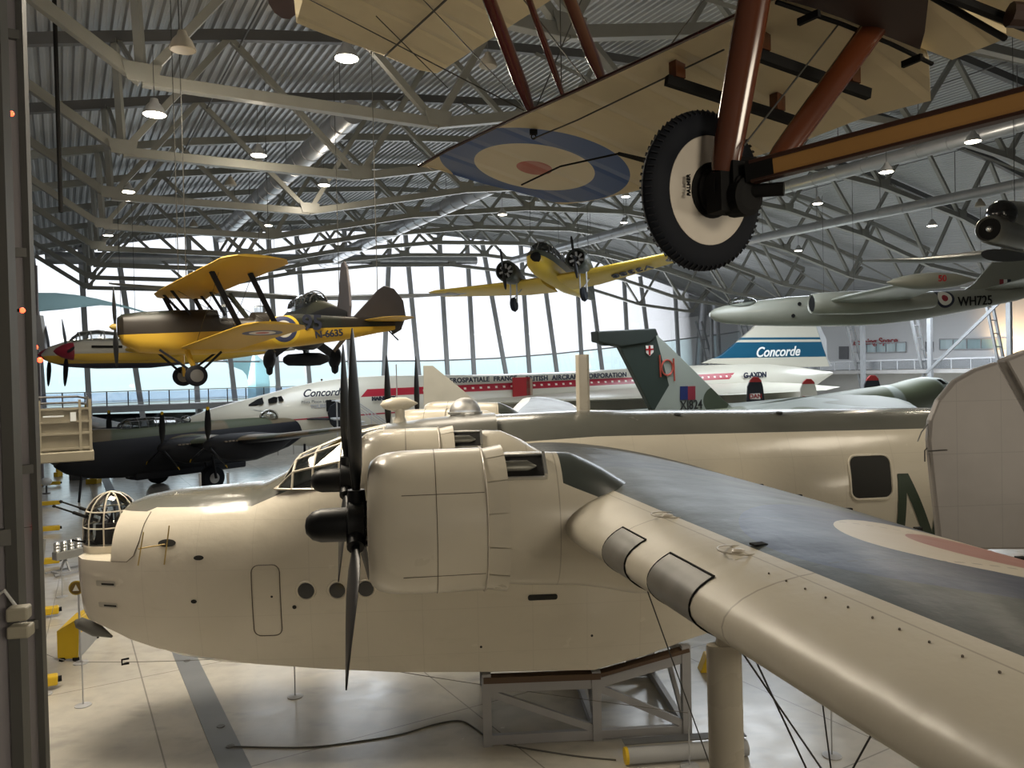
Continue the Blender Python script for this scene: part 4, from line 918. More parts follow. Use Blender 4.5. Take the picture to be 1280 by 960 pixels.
# ---- camouflaged delta bomber with tall fin
vl = at(905, 512, 45); vb = thing('delta_bomber', 'green and grey camouflaged delta bomber with a tall crested fin', 'aircraft', (vl.x, vl.y, 0), math.radians(180+33))
def vp(px_, py_, yl=0): x, z = onax(px_, py_, vb, yl); return Vector((x, yl, z))
OG = (.055, .068, .045); MG = (.27, .30, .27); OG2 = (.10, .115, .065)
fpts = [(748, 415), (820, 411), (824, 421), (832, 428), (868, 463), (905, 500), (930, 520), (820, 522), (774, 432), (757, 432), (747, 427)]
P_ = {k: vp(*k, -.15) for k in [(812, 430), (840, 480), (826, 512), (880, 505)]}
a1 = vp(836, 470, .15); 
def vfin(g):
    # boundary between dark rear and pale front sweeps down the fin
    c0 = vp(819, 426); c1 = vp(829, 452); c2 = vp(837, 486); c3 = vp(826, 512)
    b_ = ((g.z-c0.z)/(c3.z-c0.z))
    xb = c0.x + b_*(c2.x-c0.x)*1.25 + ((b_-.65).mx(0))*4.5
    m = g.x > xb
    c = g.mix(m, MG, (.022, .034, .028)); c4 = vp(893, 500); rr = (((g.x-c4.x)/1.1)*((g.x-c4.x)/1.1)+((g.z-c4.z)/.8)*((g.z-c4.z)/.8)).sqrt(); return g.mix(rr < 1, c, OG)
mb = MB(); mb.poly([vp(x, y, .16) for x, y in fpts], (0, -.32, 0)); mb.build('tail_fin', mat('delta_fin_paint', vfin, .5), vb, bevel=.04)
mb = MB(); a = vp(747, 428, .2); b_ = vp(822, 412, .2); mb.poly([vp(747, 414, .3), vp(820, 410.5, .3), vp(823, 418, .3), vp(812, 428, .3), vp(776, 433, .3), (vp(748, 427, .3))], (0, -.6, 0)); mb.build('fin_crest', mat('crest_dark', (.018, .026, .022), .5), vb, bevel=.05)
vls = [(6.5, .2, .2, .1)]
# body: ridge of fuselage running forward to the cockpit
pr = []
for (xx, yt, dy) in ((800, 516, 1.0), (880, 512, 1.3), (925, 508, 1.4), (980, 502, 1.45), (1030, 493, 1.5), (1075, 486, 1.5), (1120, 480, 1.5), (1140, 474, 1.4), (1155, 471, 1.3), (1170, 472, 1.1), (1180, 477, .9), (1190, 487, .6), (1198, 496, .1)):
    x, z = onax(xx, yt, vb); pr.append((x, dy, z, z-2.6 if dy > .2 else z-.3))
pr.reverse()
def vcol(g):
    n = ((g.noise(.2, 1, (1, 1, .6))-.45)*40).sat(); return g.mix(n, MG, OG2)
VM = mat('delta_camouflage', vcol, .5)
mb = MB(); fus(mb, pr, 26, 2.2); mb.build('fuselage', VM, vb, smooth=True)
zc = vp(1000, 512).z; 
mb = MB(); fx = pr[0][0]
for sd in (-1, 1):
    wing(mb, [((fx+9, .9*sd, zc-.1), (3, .9*sd, zc-.5), .06, .02), ((fx+14, 5*sd, zc-.2), (3, 5*sd, zc-.6), .05, .02), ((-2, 14*sd, zc-.4), (3.6, 14*sd, zc-.6), .05, 0)] if False else [((fx+8, .8*sd, zc-.2), (3, .8*sd, zc-.5), .07, .02), ((fx+14, 5*sd, zc-.3), (3, 5*sd, zc-.6), .06, .02), ((-1, 14*sd, zc-.4), (3.4, 14*sd, zc-.6), .05, 0)], 10)
mb.build('delta_wing', VM, vb, smooth=True)
mb = MB(); p = vp(1181, 480, .5); mb.poly([vp(1176, 474, 1.0), vp(1184, 480, .9), vp(1188, 489, .7), vp(1181, 487, 1.0)], (0, -.3, 0)); mb.build('windscreen', MATTBLACK, vb)
mb = MB()
for x, y in ((fx+4, 0), (2, 3), (2, -3)): mb.tube([(x, y, zc-1), (x, y, .5)], .15, 8); mb.lathe([(-.3, .5), (.3, .5)], (x, y, .5), (0, 1, 0), 18)
mb.build('undercarriage', LGREY, vb)
def vtext(s, px_, py_, h, m, sx=1, **k): return text(s, h, 'lettering', m, vb, vp(px_, py_, .19)+Vector((0, .02, 0)), rowmat((-1, 0, 0), (0, 0, 1)), .01, sx=sx, **k)
vtext('XJ824', 864, 506.5, .72, mat('black_lettering', (.02, .02, .02), .5), bold=.01)
for (x0, x1, m_) in ((850, 859.5, mat('flash_blue', (.012, .02, .10), .5)), (859.5, 869, mat('flash_red', (.20, .02, .035), .5))):
    mb = MB(); mb.poly([vp(x0, 483, .19), vp(x1, 482.5, .19), vp(x1, 499.5, .19), vp(x0, 500, .19)], (0, .02, 0)); mb.build('fin_flash', m_, vb)
sh = [(807, 432), (816, 431.5), (816.5, 440), (812, 445), (807.5, 441)]
mb = MB(); mb.poly([vp(x, y, .19) for x, y in sh], (0, .03, 0)); se = mb.build('shield', WHITE, vb)
mb = MB(); mb.poly([vp(x, y, .23) for x, y in ((810.7, 432), (812.7, 432), (812.9, 444), (811, 444))], (0, .03, 0)); mb.poly([vp(x, y, .23) for x, y in ((807, 436), (816.5, 435.5), (816.5, 437.5), (807, 438))], (0, .03, 0)); mb.build('shield_cross', RED, se)
c_ = vp(834, 459.5, .22); R_ = .42
mb = MB(); mb.tube([c_+Vector((R_*math.cos(a*PI/8), 0, R_*math.sin(a*PI/8))) for a in range(17)], .05, 6); mb.tube([c_+Vector((.55, 0, .7)), c_+Vector((.5, 0, -.5))], .05, 6); mb.tube([c_+Vector((-.5, 0, .5)), c_+Vector((-.55, 0, -.75))], .05, 6); mb.build('squadron_badge', mat('badge_red', (.35, .06, .04), .5), vb)

# ---- triple tailed airliner tail between
tt = at(1015, 500, 55); ta = thing('triple_fin_airliner', 'white airliner tail with three dark rounded fins behind the camouflaged bomber', 'aircraft', (tt.x, tt.y, 0), 0)
def tp(px_, py_, yl=0): x, z = onax(px_, py_, ta, yl); return Vector((x, yl, z))
for (xc, yt, yb, wd, dk) in ((944.5, 471, 506, 11, 1), (1011, 473.5, 500, 11, 0), (1091, 469, 500, 11, 1)):
    pts = [(xc-wd, yb), (xc-wd*.9, yt+12), (xc-wd*.6, yt+4), (xc-wd*.2, yt), (xc+wd*.3, yt), (xc+wd*.65, yt+4), (xc+wd*.85, yt+12), (xc+wd*1.1, yb)]
    z1 = tp(xc, yt+6.5).z
    mb = MB(); mb.poly([tp(x, y, -.1) for x, y in pts], (0, .2, 0)); f_ = mb.build('tail_fin', mat('fin_paint', (lambda z1, dk: lambda g: g.mix(g.z > z1, (.012, .014, .022) if dk else (.55, .53, .48), (.38, .03, .03)))(z1, dk), .45), ta, bevel=.03)
    if xc < 1050:
        mb = MB(); mb.poly([tp(xc-wd*.6, yt+21, -.14), tp(xc+wd*.5, yt+20.5, -.14), tp(xc+wd*.55, yt+28, -.14), tp(xc-wd*.6, yt+28, -.14)], (0, .03, 0)); mb.build('name_panel', WHITE, f_)
        text('DAN', .42, 'lettering', RED, f_, tp(xc, yt+24.5, -.17), rowmat((1, 0, 0), (0, 0, 1)), .01, bold=.01)
mb = MB(); z_ = tp(1015, 498).z; wing(mb, [((-5.2, -.9, z_-.3), (-5.2, 1.2, z_-.3), .12, 0), ((0, -1.1, z_), (0, 1.3, z_), .12, 0), ((5.4, -.9, z_-.2), (5.4, 1.2, z_-.2), .12, 0)], 8); mb.build('tailplane', mat('tail_white', (.5, .49, .45), .4), ta, smooth=True)
mb = MB(); mb.lathe([(0, .15), (2, .4), (5, .9), (9, 1.0), (14, 1.0), (17, .6), (17.6, .1)], (0, -.6, z_-.9), (.0, 1, -.06), 22); mb.build('fuselage', mat('tail_white2', (.5, .49, .45), .4), ta, smooth=True)
mb = MB(); mb.tube([(0, 6, z_-2), (0, 6, .5)], .2, 8); mb.tube([(0, 13, z_-2), (0, 13, .5)], .2, 8); mb.tube([(0, 1, z_-1), (0, 1, 0)], .12, 8); mb.build('undercarriage', LGREY, ta)

# ---- grey tail fin close at the right edge
gf = thing('silver_tail', 'large grey riveted aircraft tail fin and rudder at the right edge of the view', 'aircraft', (6.6, 9.2, 0), math.radians(4))
def gp(px_, py_, yl=0): x, z = onax(px_, py_, gf, yl); return Vector((x, yl, z))
out = [(1170, 661), (1163, 600), (1158, 550), (1160, 525), (1170, 500), (1190, 476), (1215, 462), (1245, 452)]
def gcol(g):
    c = g.mix(g.noise(1.5, 5), (.17, .158, .15), (.24, .225, .215)); return g.mix((g.lines(g.x, .55, .004)._m('MAXIMUM', g.lines(g.z, .62, .004)))*.35, c, (.1, .1, .1))
GM = mat('dull_silver', gcol, .42, .15, bump=lambda g: (g.noise(2, 3), .15, .04))
mb = MB(); r1 = [gp(x, y, 0) for x, y in out]+[gp(1296, 545), gp(1320, 600), gp(1340, 686), gp(1172, 686)]
mb.poly([p+Vector((0, -.05, 0)) for p in r1], (0, .10, 0)); mb.build('rudder', GM, gf, bevel=.03)
mb = MB(); mb.poly([p+Vector((0, -.09, 0)) for p in [gp(1250, 450), gp(1280, 438), gp(1330, 425), gp(1450, 430), gp(1500, 686), gp(1345, 686), gp(1322, 590), gp(1300, 540)]], (0, .18, 0)); mb.build('fin', GM, gf, bevel=.03)
z0 = gp(1280, 686).z; mb = MB(); fus(mb, [(.9, .05, z0+.05, z0-.2), (1.6, .25, z0+.15, z0-.5), (3.5, .5, z0+.3, z0-.9), (8, .8, z0+.5, z0-1.3), (14, .7, z0+.5, z0-1.2), (16, .1, z0, z0-.4)], 20); mb.build('fuselage', GM, gf, smooth=True)
mb = MB(); mb.tube([(3.4, 0, z0-.7), (3.4, 0, .3)], .07, 8); mb.tube([(11, 1.2, z0-1), (11, 1.2, .4)], .09, 8); mb.tube([(11, -1.2, z0-1), (11, -1.2, .4)], .09, 8)
for x, y in ((3.4, 0), (11, 1.2), (11, -1.2)): mb.lathe([(-.1, .35), (.1, .35)], (x, y, .36), (0, 1, 0), 16)
mb.build('undercarriage', STEELD, gf)
mb = MB(); mb.tube([gp(1160, 530), gp(1152, 540), gp(1147, 552)], .008, 5); mb.tube([gp(1159, 560), gp(1156, 563), gp(1156, 577)], .008, 5); mb.tube([gp(1160, 564, -.06), gp(1184, 562.5, -.06)], .008, 5); mb.build('static_wire', WIRE, gf)
# ================================================================ HANGING AIRCRAFT
TYEL = (.50, .31, .025); 
def hw(o, pts, h=9):          # suspension wires up to the roof
    M = wm(o)
    for p in pts:
        p = Vector(p); mb = MB(); q = M.inverted()@(M@p+Vector((0, 0, h))); mb.tube([p, q], .012, 5); mb.build('suspension_wire', WIRE, o)
# ---- yellow bellied training biplane
tm = thing('training_biplane', 'yellow and camouflaged training biplane hanging with its wheels down at left', 'aircraft', (-9.25, 18, 7.62), math.radians(33))
def tcol(g):
    zb = -.20+g.x*.045; n = ((g.noise(.5, 1)-.5)*60).sat(); top = g.mix(n, (.012, .015, .010), (.017, .013, .009))
    c = g.mix(g.z > zb, TYEL, top); r = ((g.x-3.85)*(g.x-3.85)+(g.z+.02)*(g.z+.02)).sqrt()
    c = g.mix((r < .42), c, (.60, .42, .03)); c = g.mix((r < .34), c, (.03, .04, .10)); c = g.mix((r < .22), c, (.6, .58, .5)); return g.mix(r < .1, c, (.4, .05, .04))
TMM = mat('trainer_paint', tcol, .45)
mb = MB(); fus(mb, [(.05, .12, .22, -.20), (.15, .28, .30, -.42), (.5, .36, .36, -.60), (1.2, .38, .42, -.66), (2.0, .40, .46, -.66), (2.25, .40, .46, -.64), (2.3, .40, .26, -.64), (3.1, .40, .27, -.58), (3.15, .40, .42, -.57), (3.5, .38, .42, -.54), (3.6, .38, .30, -.53), (4.3, .34, .40, -.46), (5.5, .24, .36, -.30), (6.6, .12, .32, -.08), (7.1, .04, .28, .0)], 20, 3.0); mb.build('fuselage', TMM, tm, smooth=True)
TYM = mat('trainer_yellow', lambda g: g.mix(g.noise(2, 3, (1, .15, 1)), tuple(v*.85 for v in TYEL), TYEL), .5)
def tw_(up, sd): 
    if up: return [((.95, 0, .88), (2.25, 0, .84), .09, .03), ((.95, .7*sd, .88), (2.25, .7*sd, .84), .09, .03), ((1.50, 4.1*sd, 1.14), (2.86, 4.1*sd, 1.10), .09, .03), ((1.75, 4.45*sd, 1.17), (2.72, 4.45*sd, 1.14), .06, .02)]
    return [((1.35, .4*sd, -.50), (2.65, .4*sd, -.55), .09, .03), ((1.85, 4.1*sd, -.20), (3.2, 4.1*sd, -.24), .09, .03), ((2.1, 4.45*sd, -.16), (3.05, 4.45*sd, -.20), .06, .02)]
def rwc(base, cx, cy, R):
    def f(g):
        c = g.mix(g.noise(2, 3, (1, .15, 1)), tuple(v*.85 for v in base), base); r = ((g.x-cx)*(g.x-cx)+(g.y.abs()-cy)*(g.y.abs()-cy)).sqrt()
        c = g.mix(r < R, c, (.03, .04, .10)); c = g.mix(r < R*.66, c, (.65, .62, .55)); return g.mix(r < R*.34, c, (.4, .05, .04))
    return f
for sd in (-1, 1):
    mb = MB(); wing(mb, tw_(1, sd), 10); mb.build('upper_wing', TYM, tm, smooth=True)
    mb = MB(); wing(mb, tw_(0, sd), 10); mb.build('lower_wing', mat('trainer_wing', rwc(TYEL, 2.5, 3.3, .42), .5), tm, smooth=True)
    for x in (0, .8):
        mb = MB(); mb.beam((2.15+x, 3.0*sd, -.25), (1.55+x, 3.0*sd, 1.02), .05, .11); mb.build('interplane_strut', NIGHT, tm)
        mb = MB(); mb.beam((1.6+x, .36*sd, .3), (1.15+x*1.1, .55*sd, .85), .035, .06); mb.build('cabane_strut', NIGHT, tm)
    mb = MB(); mb.tube([(1.7, .42*sd, -.4), (1.7, 3.0*sd, 1.0)], .006, 4); mb.tube([(2.4, .42*sd, -.4), (2.4, 3.0*sd, 1.0)], .006, 4); mb.tube([(2.15, 3*sd, -.2), (1.3, .5*sd, .85)], .006, 4); mb.tube([(3, 3*sd, -.2), (2.1, .5*sd, .85)], .006, 4); mb.build('flying_wires', WIRE, tm)
    mb = MB(); mb.beam((1.5, .3*sd, -.55), (1.62, .78*sd, -1.15), .07, .12); mb.build('landing_leg', TYM, tm); mb = MB(); mb.beam((2.3, .3*sd, -.6), (1.65, .78*sd, -1.15), .03, .05); mb.beam((.9, .3*sd, -.55), (1.55, .78*sd, -1.1), .03, .05); mb.build('radius_rod', NIGHT, tm)
    mb = MB(); mb.lathe([(-.08, .12), (-.08, .2), (-.04, .25), (.04, .25), (.08, .2), (.08, .12)], (1.6, .84*sd, -1.18), (0, 1, 0), 24); w_ = mb.build('wheel', RUBBER, tm, smooth=True); mb = MB(); mb.lathe([(-.095, .02), (-.085, .15), (.085, .15), (.095, .02)], (1.6, .84*sd, -1.18), (0, 1, 0), 18); mb.build('wheel_disc', STEELD, w_)
    mb = MB(); wing(mb, [((6.1, 0, .26), (7.3, 0, .26), .05, 0), ((6.25, 1.0*sd, .28), (7.25, 1.0*sd, .28), .05, 0), ((6.55, 1.4*sd, .29), (7.0, 1.4*sd, .29), .05, 0)], 8); mb.build('tailplane', TYM, tm, smooth=True)
mb = MB(); mb.poly([(5.85, -.03, .34), (6.35, -.03, .85), (6.6, -.03, 1.12), (6.8, -.03, 1.25), (7.1, -.03, 1.18), (7.38, -.03, .85), (7.45, -.03, .4), (7.3, -.03, .02), (7.05, -.03, -.12), (6.9, -.03, .1)], (0, .06, 0)); mb.build('fin_and_rudder', mat('rudder_dark', (.03, .027, .03), .5), tm, bevel=.02)
mb = MB(); mb.tube([(6.9, 0, 0), (7.2, 0, -.28)], .02, 6); mb.build('tail_skid', NIGHT, tm)
mb = MB(); mb.lathe([(0, .02), (.06, .07), (.14, .08)], (-.12, 0, 0), n=14); pp = mb.build('propeller', mat('spinner_ochre', (.35, .25, .06), .4), tm, smooth=True)
for s_ in (1, -1): mb = MB(); blade(mb, (0, 0, 0), (0, .12*s_, s_), (1, 0, 0), .97, .17, (50, 20), .16, 8, 1, .03); mb.build('blade', BLACK, pp, smooth=True)
for x in (2.5, 3.35): mb = MB(); mb.box((x, 0, .50), (.22, .34, .16)); mb.build('windscreen', CLEAR, tm)
def side(o, s, x, z, h, y, m, **k): return text(s, h, 'lettering', m, o, (x, y, z), rowmat((1, 0, k.pop('sl', 0)), (0, 0, 1)), .008, **k)
side(tm, 'N-6635', 5.05, -.14, .25, -.34, NAVY, bold=.008, sl=.1); side(tm, '95', 4.6, .14, .55, -.34, NAVY, bold=.012)
hw(tm, [(1.5, .5, .9), (1.5, -.5, .9), (6.6, 0, .3)])

# ---- high winged army cooperation monoplane, tail towards us
ly = thing('high_wing_monoplane', 'camouflaged high wing monoplane with spatted wheels hanging behind the yellow biplane', 'aircraft', (-9.1, 34, 9.85), math.radians(-62.7))
LYC = mat('monoplane_camo', camo((.055, .06, .04), (.11, .085, .06), .6), .45)
def lcol(g): n = ((g.noise(.6, 1)-.5)*60).sat(); return g.mix(g.z > -1.15+g.x*.06, (.012, .012, .015), g.mix(n, (.085, .09, .06), (.05, .055, .04)))
mb = MB(); fus(mb, [(-3.1, .4, -.75, -1.75), (-2.9, .62, -.5, -2.0), (-1.8, .66, -.35, -2.15), (-.8, .66, -.3, -2.3), (1, .64, -.35, -2.35), (2.8, .5, -.35, -2.15), (4.5, .34, -.65, -1.9), (6, .2, -.95, -1.75), (7.2, .08, -1.15, -1.6)], 22, 2.3); mb.build('fuselage', mat('monoplane_paint', lcol, .45), ly, smooth=True)
mb = MB(); fus(mb, [(-1.6, .3, -.3, -.9), (-1.0, .5, .05, -.9), (.5, .52, .1, -.9), (2.2, .45, .0, -.9), (3.2, .2, -.3, -.9)], 16, 2.4); g_ = mb.build('canopy_glass', CLEAR, ly, smooth=True)
mb = MB()
for x, h in ((-1.0, .5), (-.4, .52), (.2, .53), (.9, .53), (1.6, .5), (2.2, .46), (2.7, .35)): mb.tube([(x, h*math.cos(PI*k/8)*1.02, -.42+(.50 if x < 2.4 else .35)*math.sin(PI*k/8)) for k in range(9)], .025, 5)
mb.build('canopy_frame', STEELD, g_)
for sd in (-1, 1):
    mb = MB(); wing(mb, [((-.5, .45*sd, .0), (1.0, .45*sd, -.05), .12, .02), ((-.9, 3.2*sd, .10), (1.25, 3.2*sd, .05), .11, .02), ((-.1, 7.2*sd, .32), (.75, 7.2*sd, .30), .09, .02), ((.1, 7.62*sd, .35), (.6, 7.62*sd, .35), .06, 0)], 10); mb.build('wing', mat('monoplane_wing', (.20, .20, .17), .45), ly, smooth=True)
    mb = MB(); mb.beam((-.3, 1.35*sd, -2.35), (.1, 3.2*sd, .1), .05, .15); mb.beam((.0, 1.3*sd, -2.4), (.8, 3.2*sd, .05), .05, .1); mb.build('wing_strut', LYC, ly)
    mb = MB(); mb.beam((-.5, .5*sd, -1.9), (-.5, 1.4*sd, -2.55), .14, .35); mb.build('landing_leg', NIGHT, ly)
    mb = MB(); s_ = Vector((-.5, 1.45*sd, -2.78)); mb.loft([[s_+Vector((x, h*math.cos(2*PI*k/14), v*math.sin(2*PI*k/14)+(.05 if x < .3 else .18))) for k in range(14)] for x, h, v in ((-.62, .05, .1), (-.5, .2, .38), (-.1, .25, .46), (.4, .2, .38), (.85, .06, .18), (.95, .01, .05))]); mb.build('wheel_spat', NIGHT, ly, smooth=True)
    mb = MB(); mb.lathe([(-.1, .1), (-.1, .3), (0, .36), (.1, .3), (.1, .1)], s_+Vector((-.1, 0, -.26)), (0, 1, 0), 20); mb.build('wheel', RUBBER, ly, smooth=True)
    mb = MB(); wing(mb, [((6.0, .1*sd, -1.35), (7.2, .1*sd, -1.35), .08, 0), ((6.2, 1.5*sd, -1.33), (7.1, 1.5*sd, -1.33), .07, 0), ((6.5, 1.95*sd, -1.32), (6.9, 1.95*sd, -1.32), .05, 0)], 8); mb.build('tailplane', LYC, ly, smooth=True)
mb = MB(); mb.poly([(5.7, -.05, -1.0), (6.1, -.05, -.4), (6.3, -.05, .3), (6.5, -.05, .62), (6.85, -.05, .66), (7.15, -.05, .4), (7.4, -.05, -.3), (7.5, -.05, -1.0), (7.3, -.05, -1.5), (6.8, -.05, -1.3)], (0, .10, 0)); mb.build('fin_and_rudder', mat('fin_purple_grey', (.12, .11, .12), .5), ly, bevel=.03)
mb = MB(); mb.tube([(6.9, 0, -1.6), (7.05, 0, -1.95)], .04, 6); mb.lathe([(-.07, .15), (.07, .15)], (7.05, 0, -2.05), (0, 1, 0), 14); mb.build('tail_wheel', RUBBER, ly)
mb = MB(); mb.lathe([(-1.1, .02), (-1.0, .16), (-.8, .26), (.3, .3), (.8, .28), (1.2, .15), (1.3, .02)], (-.3, .0, -2.72), (.72, .69, 0), n=22); mb.build('drop_tank', NIGHT, ly, smooth=True)
mb = MB(); mb.tube([(-.2, 0, -2.5), (-.2, 0, -2.2)], .06, 6); mb.build('tank_pylon', NIGHT, ly)
mb = MB(); mb.lathe([(0, .1), (.15, .25)], (-3.3, 0, -1.25), n=12); p_ = mb.build('propeller', BLACK, ly)
for k in range(3): a = math.radians(25+120*k); mb = MB(); blade(mb, (-3.2, 0, -1.25), (0, math.sin(a), math.cos(a)), (1, 0, 0), 1.65, .28, (50, 20)); mb.build('blade', BLACK, p_, smooth=True)
hw(ly, [(.3, 1.5, .1), (.3, -1.5, .1), (6, 0, -1)])

# ---- silver and yellow twin with red spinners
mq = thing('twin_engine_fighter', 'silver and yellow twin engined aircraft with red spinners hanging at far left', 'aircraft', (-22.1, 37.9, 7.85), math.radians(39))
def mcol(g): c = g.mix(g.z > -.18+g.x*.02, (.60, .38, .04), (.38, .38, .35)); return g.mix((g.z < -.58), c, (.03, .03, .06))
MQM = mat('twin_paint', mcol, .4)
mb = MB(); fus(mb, [(-.9, .05, -.1, -.2), (-.6, .4, .25, -.5), (.2, .65, .55, -.75), (1.5, .75, .7, -.85), (4, .74, .72, -.85), (7, .5, .6, -.55), (10, .25, .45, -.15), (12, .08, .35, .1)], 22); mb.build('fuselage', MQM, mq, smooth=True)
mb = MB(); fus(mb, [(.3, .2, .6, .2), (.7, .5, .98, .2), (1.6, .52, 1.08, .2), (2.6, .4, .95, .2), (3.3, .1, .7, .2)], 16); g_ = mb.build('canopy_glass', CLEAR, mq, smooth=True)
mb = MB()
for x, h, z in ((.7, .5, .98), (1.2, .52, 1.05), (1.8, .5, 1.07), (2.4, .44, 1.0)): mb.tube([(x, h*math.cos(PI*k/8), .58+(z-.58)*math.sin(PI*k/8)) for k in range(9)], .03, 5)
mb.tube([(.4, 0, .7), (.8, 0, 1.0), (1.6, 0, 1.1), (2.6, 0, .97), (3.2, 0, .75)], .03, 5); mb.build('canopy_frame', LGREY, g_)
for sd in (-1, 1):
    mb = MB(); wing(mb, [((2.0, .4*sd, -.05), (5.0, .4*sd, -.1), .14, .02), ((2.1, 2.6*sd, .0), (4.9, 2.6*sd, -.05), .14, .02), ((2.9, 7.4*sd, .28), (4.3, 7.4*sd, .26), .1, .02), ((3.2, 8.2*sd, .33), (3.9, 8.2*sd, .33), .08, 0)], 10); mb.build('wing', mat('twin_wing', lambda g: g.mix(g.noise(.5, 1) > .54, (.60, .38, .04), (.03, .03, .06)), .45), mq, smooth=True)
    y = 2.45*sd; mb = MB(); mb.lathe([(.35, .42), (.8, .5), (2, .52), (3.5, .5), (5, .3), (6, .03)], (-.3, y, -.05), n=22); nc = mb.build('engine_nacelle', MQM, mq, smooth=True)
    mb = MB(); mb.box((1.4, y-.5, .15), (1.3, .1, .12)); mb.build('exhaust_shroud', MATTBLACK, nc)
    mb = MB(); mb.lathe([(-.45, .01), (-.35, .14), (-.1, .30), (.2, .40), (.36, .42)], (-.3, y, -.05), n=22); sp_ = mb.build('propeller', mat('spinner_red', (.22, .01, .03), .35), mq, smooth=True)
    for k in range(3): a = math.radians(-28*1+60+120*k); mb = MB(); blade(mb, (-.2, y, -.05), (0, math.sin(a), math.cos(a)), (1, 0, 0), 1.85, .30, (48, 22), .14, 8, 1, .2); mb.build('blade', NIGHT, sp_, smooth=True)
mb = MB(); mb.poly([(10.2, -.05, .4), (11.3, -.05, 1.9), (12, -.05, 2.0), (12.3, -.05, .2)], (0, .1, 0)); mb.build('fin', MQM, mq)
hw(mq, [(3, 1.5, .1), (3, -1.5, .1), (10, 0, .4)])

# ---- yellow bellied twin radial trainer, nose towards us
an = thing('twin_engine_trainer', 'yellow bellied twin radial engined aircraft hanging nose on beneath the mid roof', 'aircraft', at(690, 341, 46), rot=(math.radians(-5), math.radians(7.5), math.radians(68)))
def acol(g): return g.mix(g.z > .10-(g.x*.02), (.60, .42, .04), g.mix(((g.noise(.6, 1)-.5)*60).sat(), (.05, .06, .04), (.08, .07, .045)))
ANM = mat('trainer_twin_paint', acol, .45)
mb = MB(); fus(mb, [(-3.5, .12, .25, -.1), (-3.35, .35, .45, -.35), (-2.8, .55, .65, -.55), (-1.8, .68, .85, -.65), (0, .7, 1.0, -.65), (3, .65, .95, -.55), (6, .4, .75, -.2), (9, .12, .6, .2)], 22, 2.5); mb.build('fuselage', ANM, an, smooth=True)
mb = MB(); mb.lathe([(-.12, .02), (-.05, .2), (.1, .33), (.2, .36)], (-3.45, -.12, .05), n=16); mb.build('nose_cone', MATTBLACK, an, smooth=True)
mb = MB(); fus(mb, [(-2.5, .3, .7, .4), (-2.0, .58, 1.3, .4), (-1, .62, 1.42, .4), (2, .6, 1.35, .4), (3.4, .3, .95, .4)], 16, 2.6); g_ = mb.build('canopy_glass', DARKGLASS, an, smooth=True)
mb = MB()
for x, h, z in ((-2.0, .6, 1.3), (-1.5, .61, 1.38), (-1, .63, 1.43), (0, .63, 1.42), (1, .62, 1.4), (2, .6, 1.35)): mb.tube([(x, h*math.cos(PI*k/8), .6+(z-.6)*math.sin(PI*k/8)**.7) for k in range(9)], .035, 5)
mb.tube([(-2.5, .0, .75), (-2.0, .0, 1.33), (-1, 0, 1.45), (2, 0, 1.38)], .035, 5); mb.build('canopy_frame', STEELD, g_)
for sd in (-1, 1):
    def ac(g):
        c = g.mix(g.noise(1.5, 3), (.55, .38, .035), (.66, .45, .05)); r = ((g.x-1.0)*(g.x-1.0)+(g.y.abs()-7.1)*(g.y.abs()-7.1)).sqrt(); c = g.mix(r < .5, c, (.03, .04, .09)); c = g.mix(r < .33, c, (.6, .55, .45)); return g.mix(r < .17, c, (.3, .05, .04))
    mb = MB(); wing(mb, [((-.7, .5*sd, -.45), (2.5, .5*sd, -.55), .15, .02), ((-.7, 2.3*sd, -.42), (2.4, 2.3*sd, -.5), .14, .02), ((.1, 7.9*sd, .12), (1.8, 7.9*sd, .08), .1, .02), ((.5, 8.6*sd, .2), (1.3, 8.6*sd, .18), .07, 0)], 10); mb.build('wing', mat('trainer_twin_wing', ac, .45), an, smooth=True)
    y = 2.15*sd; z = -.05; mb = MB(); mb.lathe([(1.0, .45), (.25, .50), (.12, .50), (.08, .54), (.14, .60), (.4, .63), (1.0, .62), (1.6, .5), (2.8, .3), (3.4, .05)], (-2.3, y, z), n=26, cap=False); nc = mb.build('engine_nacelle', mat('cowl_dark_green', (.03, .035, .028), .4), an, smooth=True)
    mb = MB(); mb.lathe([(.3, .02), (.32, .5), (.4, .02)], (-2.3, y, z), n=18); mb.build('engine_face', MATTBLACK, nc)
    for k in range(7): a = 2*PI*k/7; mb = MB(); mb.tube([(-1.98, y+.15*math.sin(a), z+.15*math.cos(a)), (-2.02, y+.42*math.sin(a), z+.42*math.cos(a))], .07, 8); mb.build('cylinder_head', STEELL, nc)
    mb = MB(); mb.lathe([(-.3, .02), (-.2, .1), (.1, .12)], (-2.35, y, z), n=12); p_ = mb.build('propeller', BLACK, an)
    for s_ in (1, -1): mb = MB(); blade(mb, (-2.45, y, z), (0, .08*s_, s_), (1, 0, 0), 1.25, .2, (40, 15)); mb.build('blade', BLACK, p_, smooth=True)
    mb = MB(); mb.tube([(-.9, y-.2, -.5), (-1.0, y-.2, -1.75)], .05, 6); mb.tube([(-.9, y+.2, -.5), (-1.0, y+.2, -1.75)], .05, 6); mb.tube([(.4, y, -.6), (-1.0, y, -1.5)], .04, 6); mb.build('landing_leg', LGREY, an)
    mb = MB(); mb.lathe([(-.13, .15), (-.13, .36), (0, .44), (.13, .36), (.13, .15)], (-1.0, y, -1.85), (0, 1, 0), 20); mb.build('wheel', RUBBER, an, smooth=True)
mb = MB(); mb.poly([(7.2, -.06, .7), (8.0, -.06, 1.9), (8.6, -.06, 2.1), (9.2, -.06, 1.6), (9.3, -.06, .3)], (0, .12, 0)); mb.build('fin_and_rudder', mat('fin_green', (.035, .045, .03), .5), an, bevel=.03)
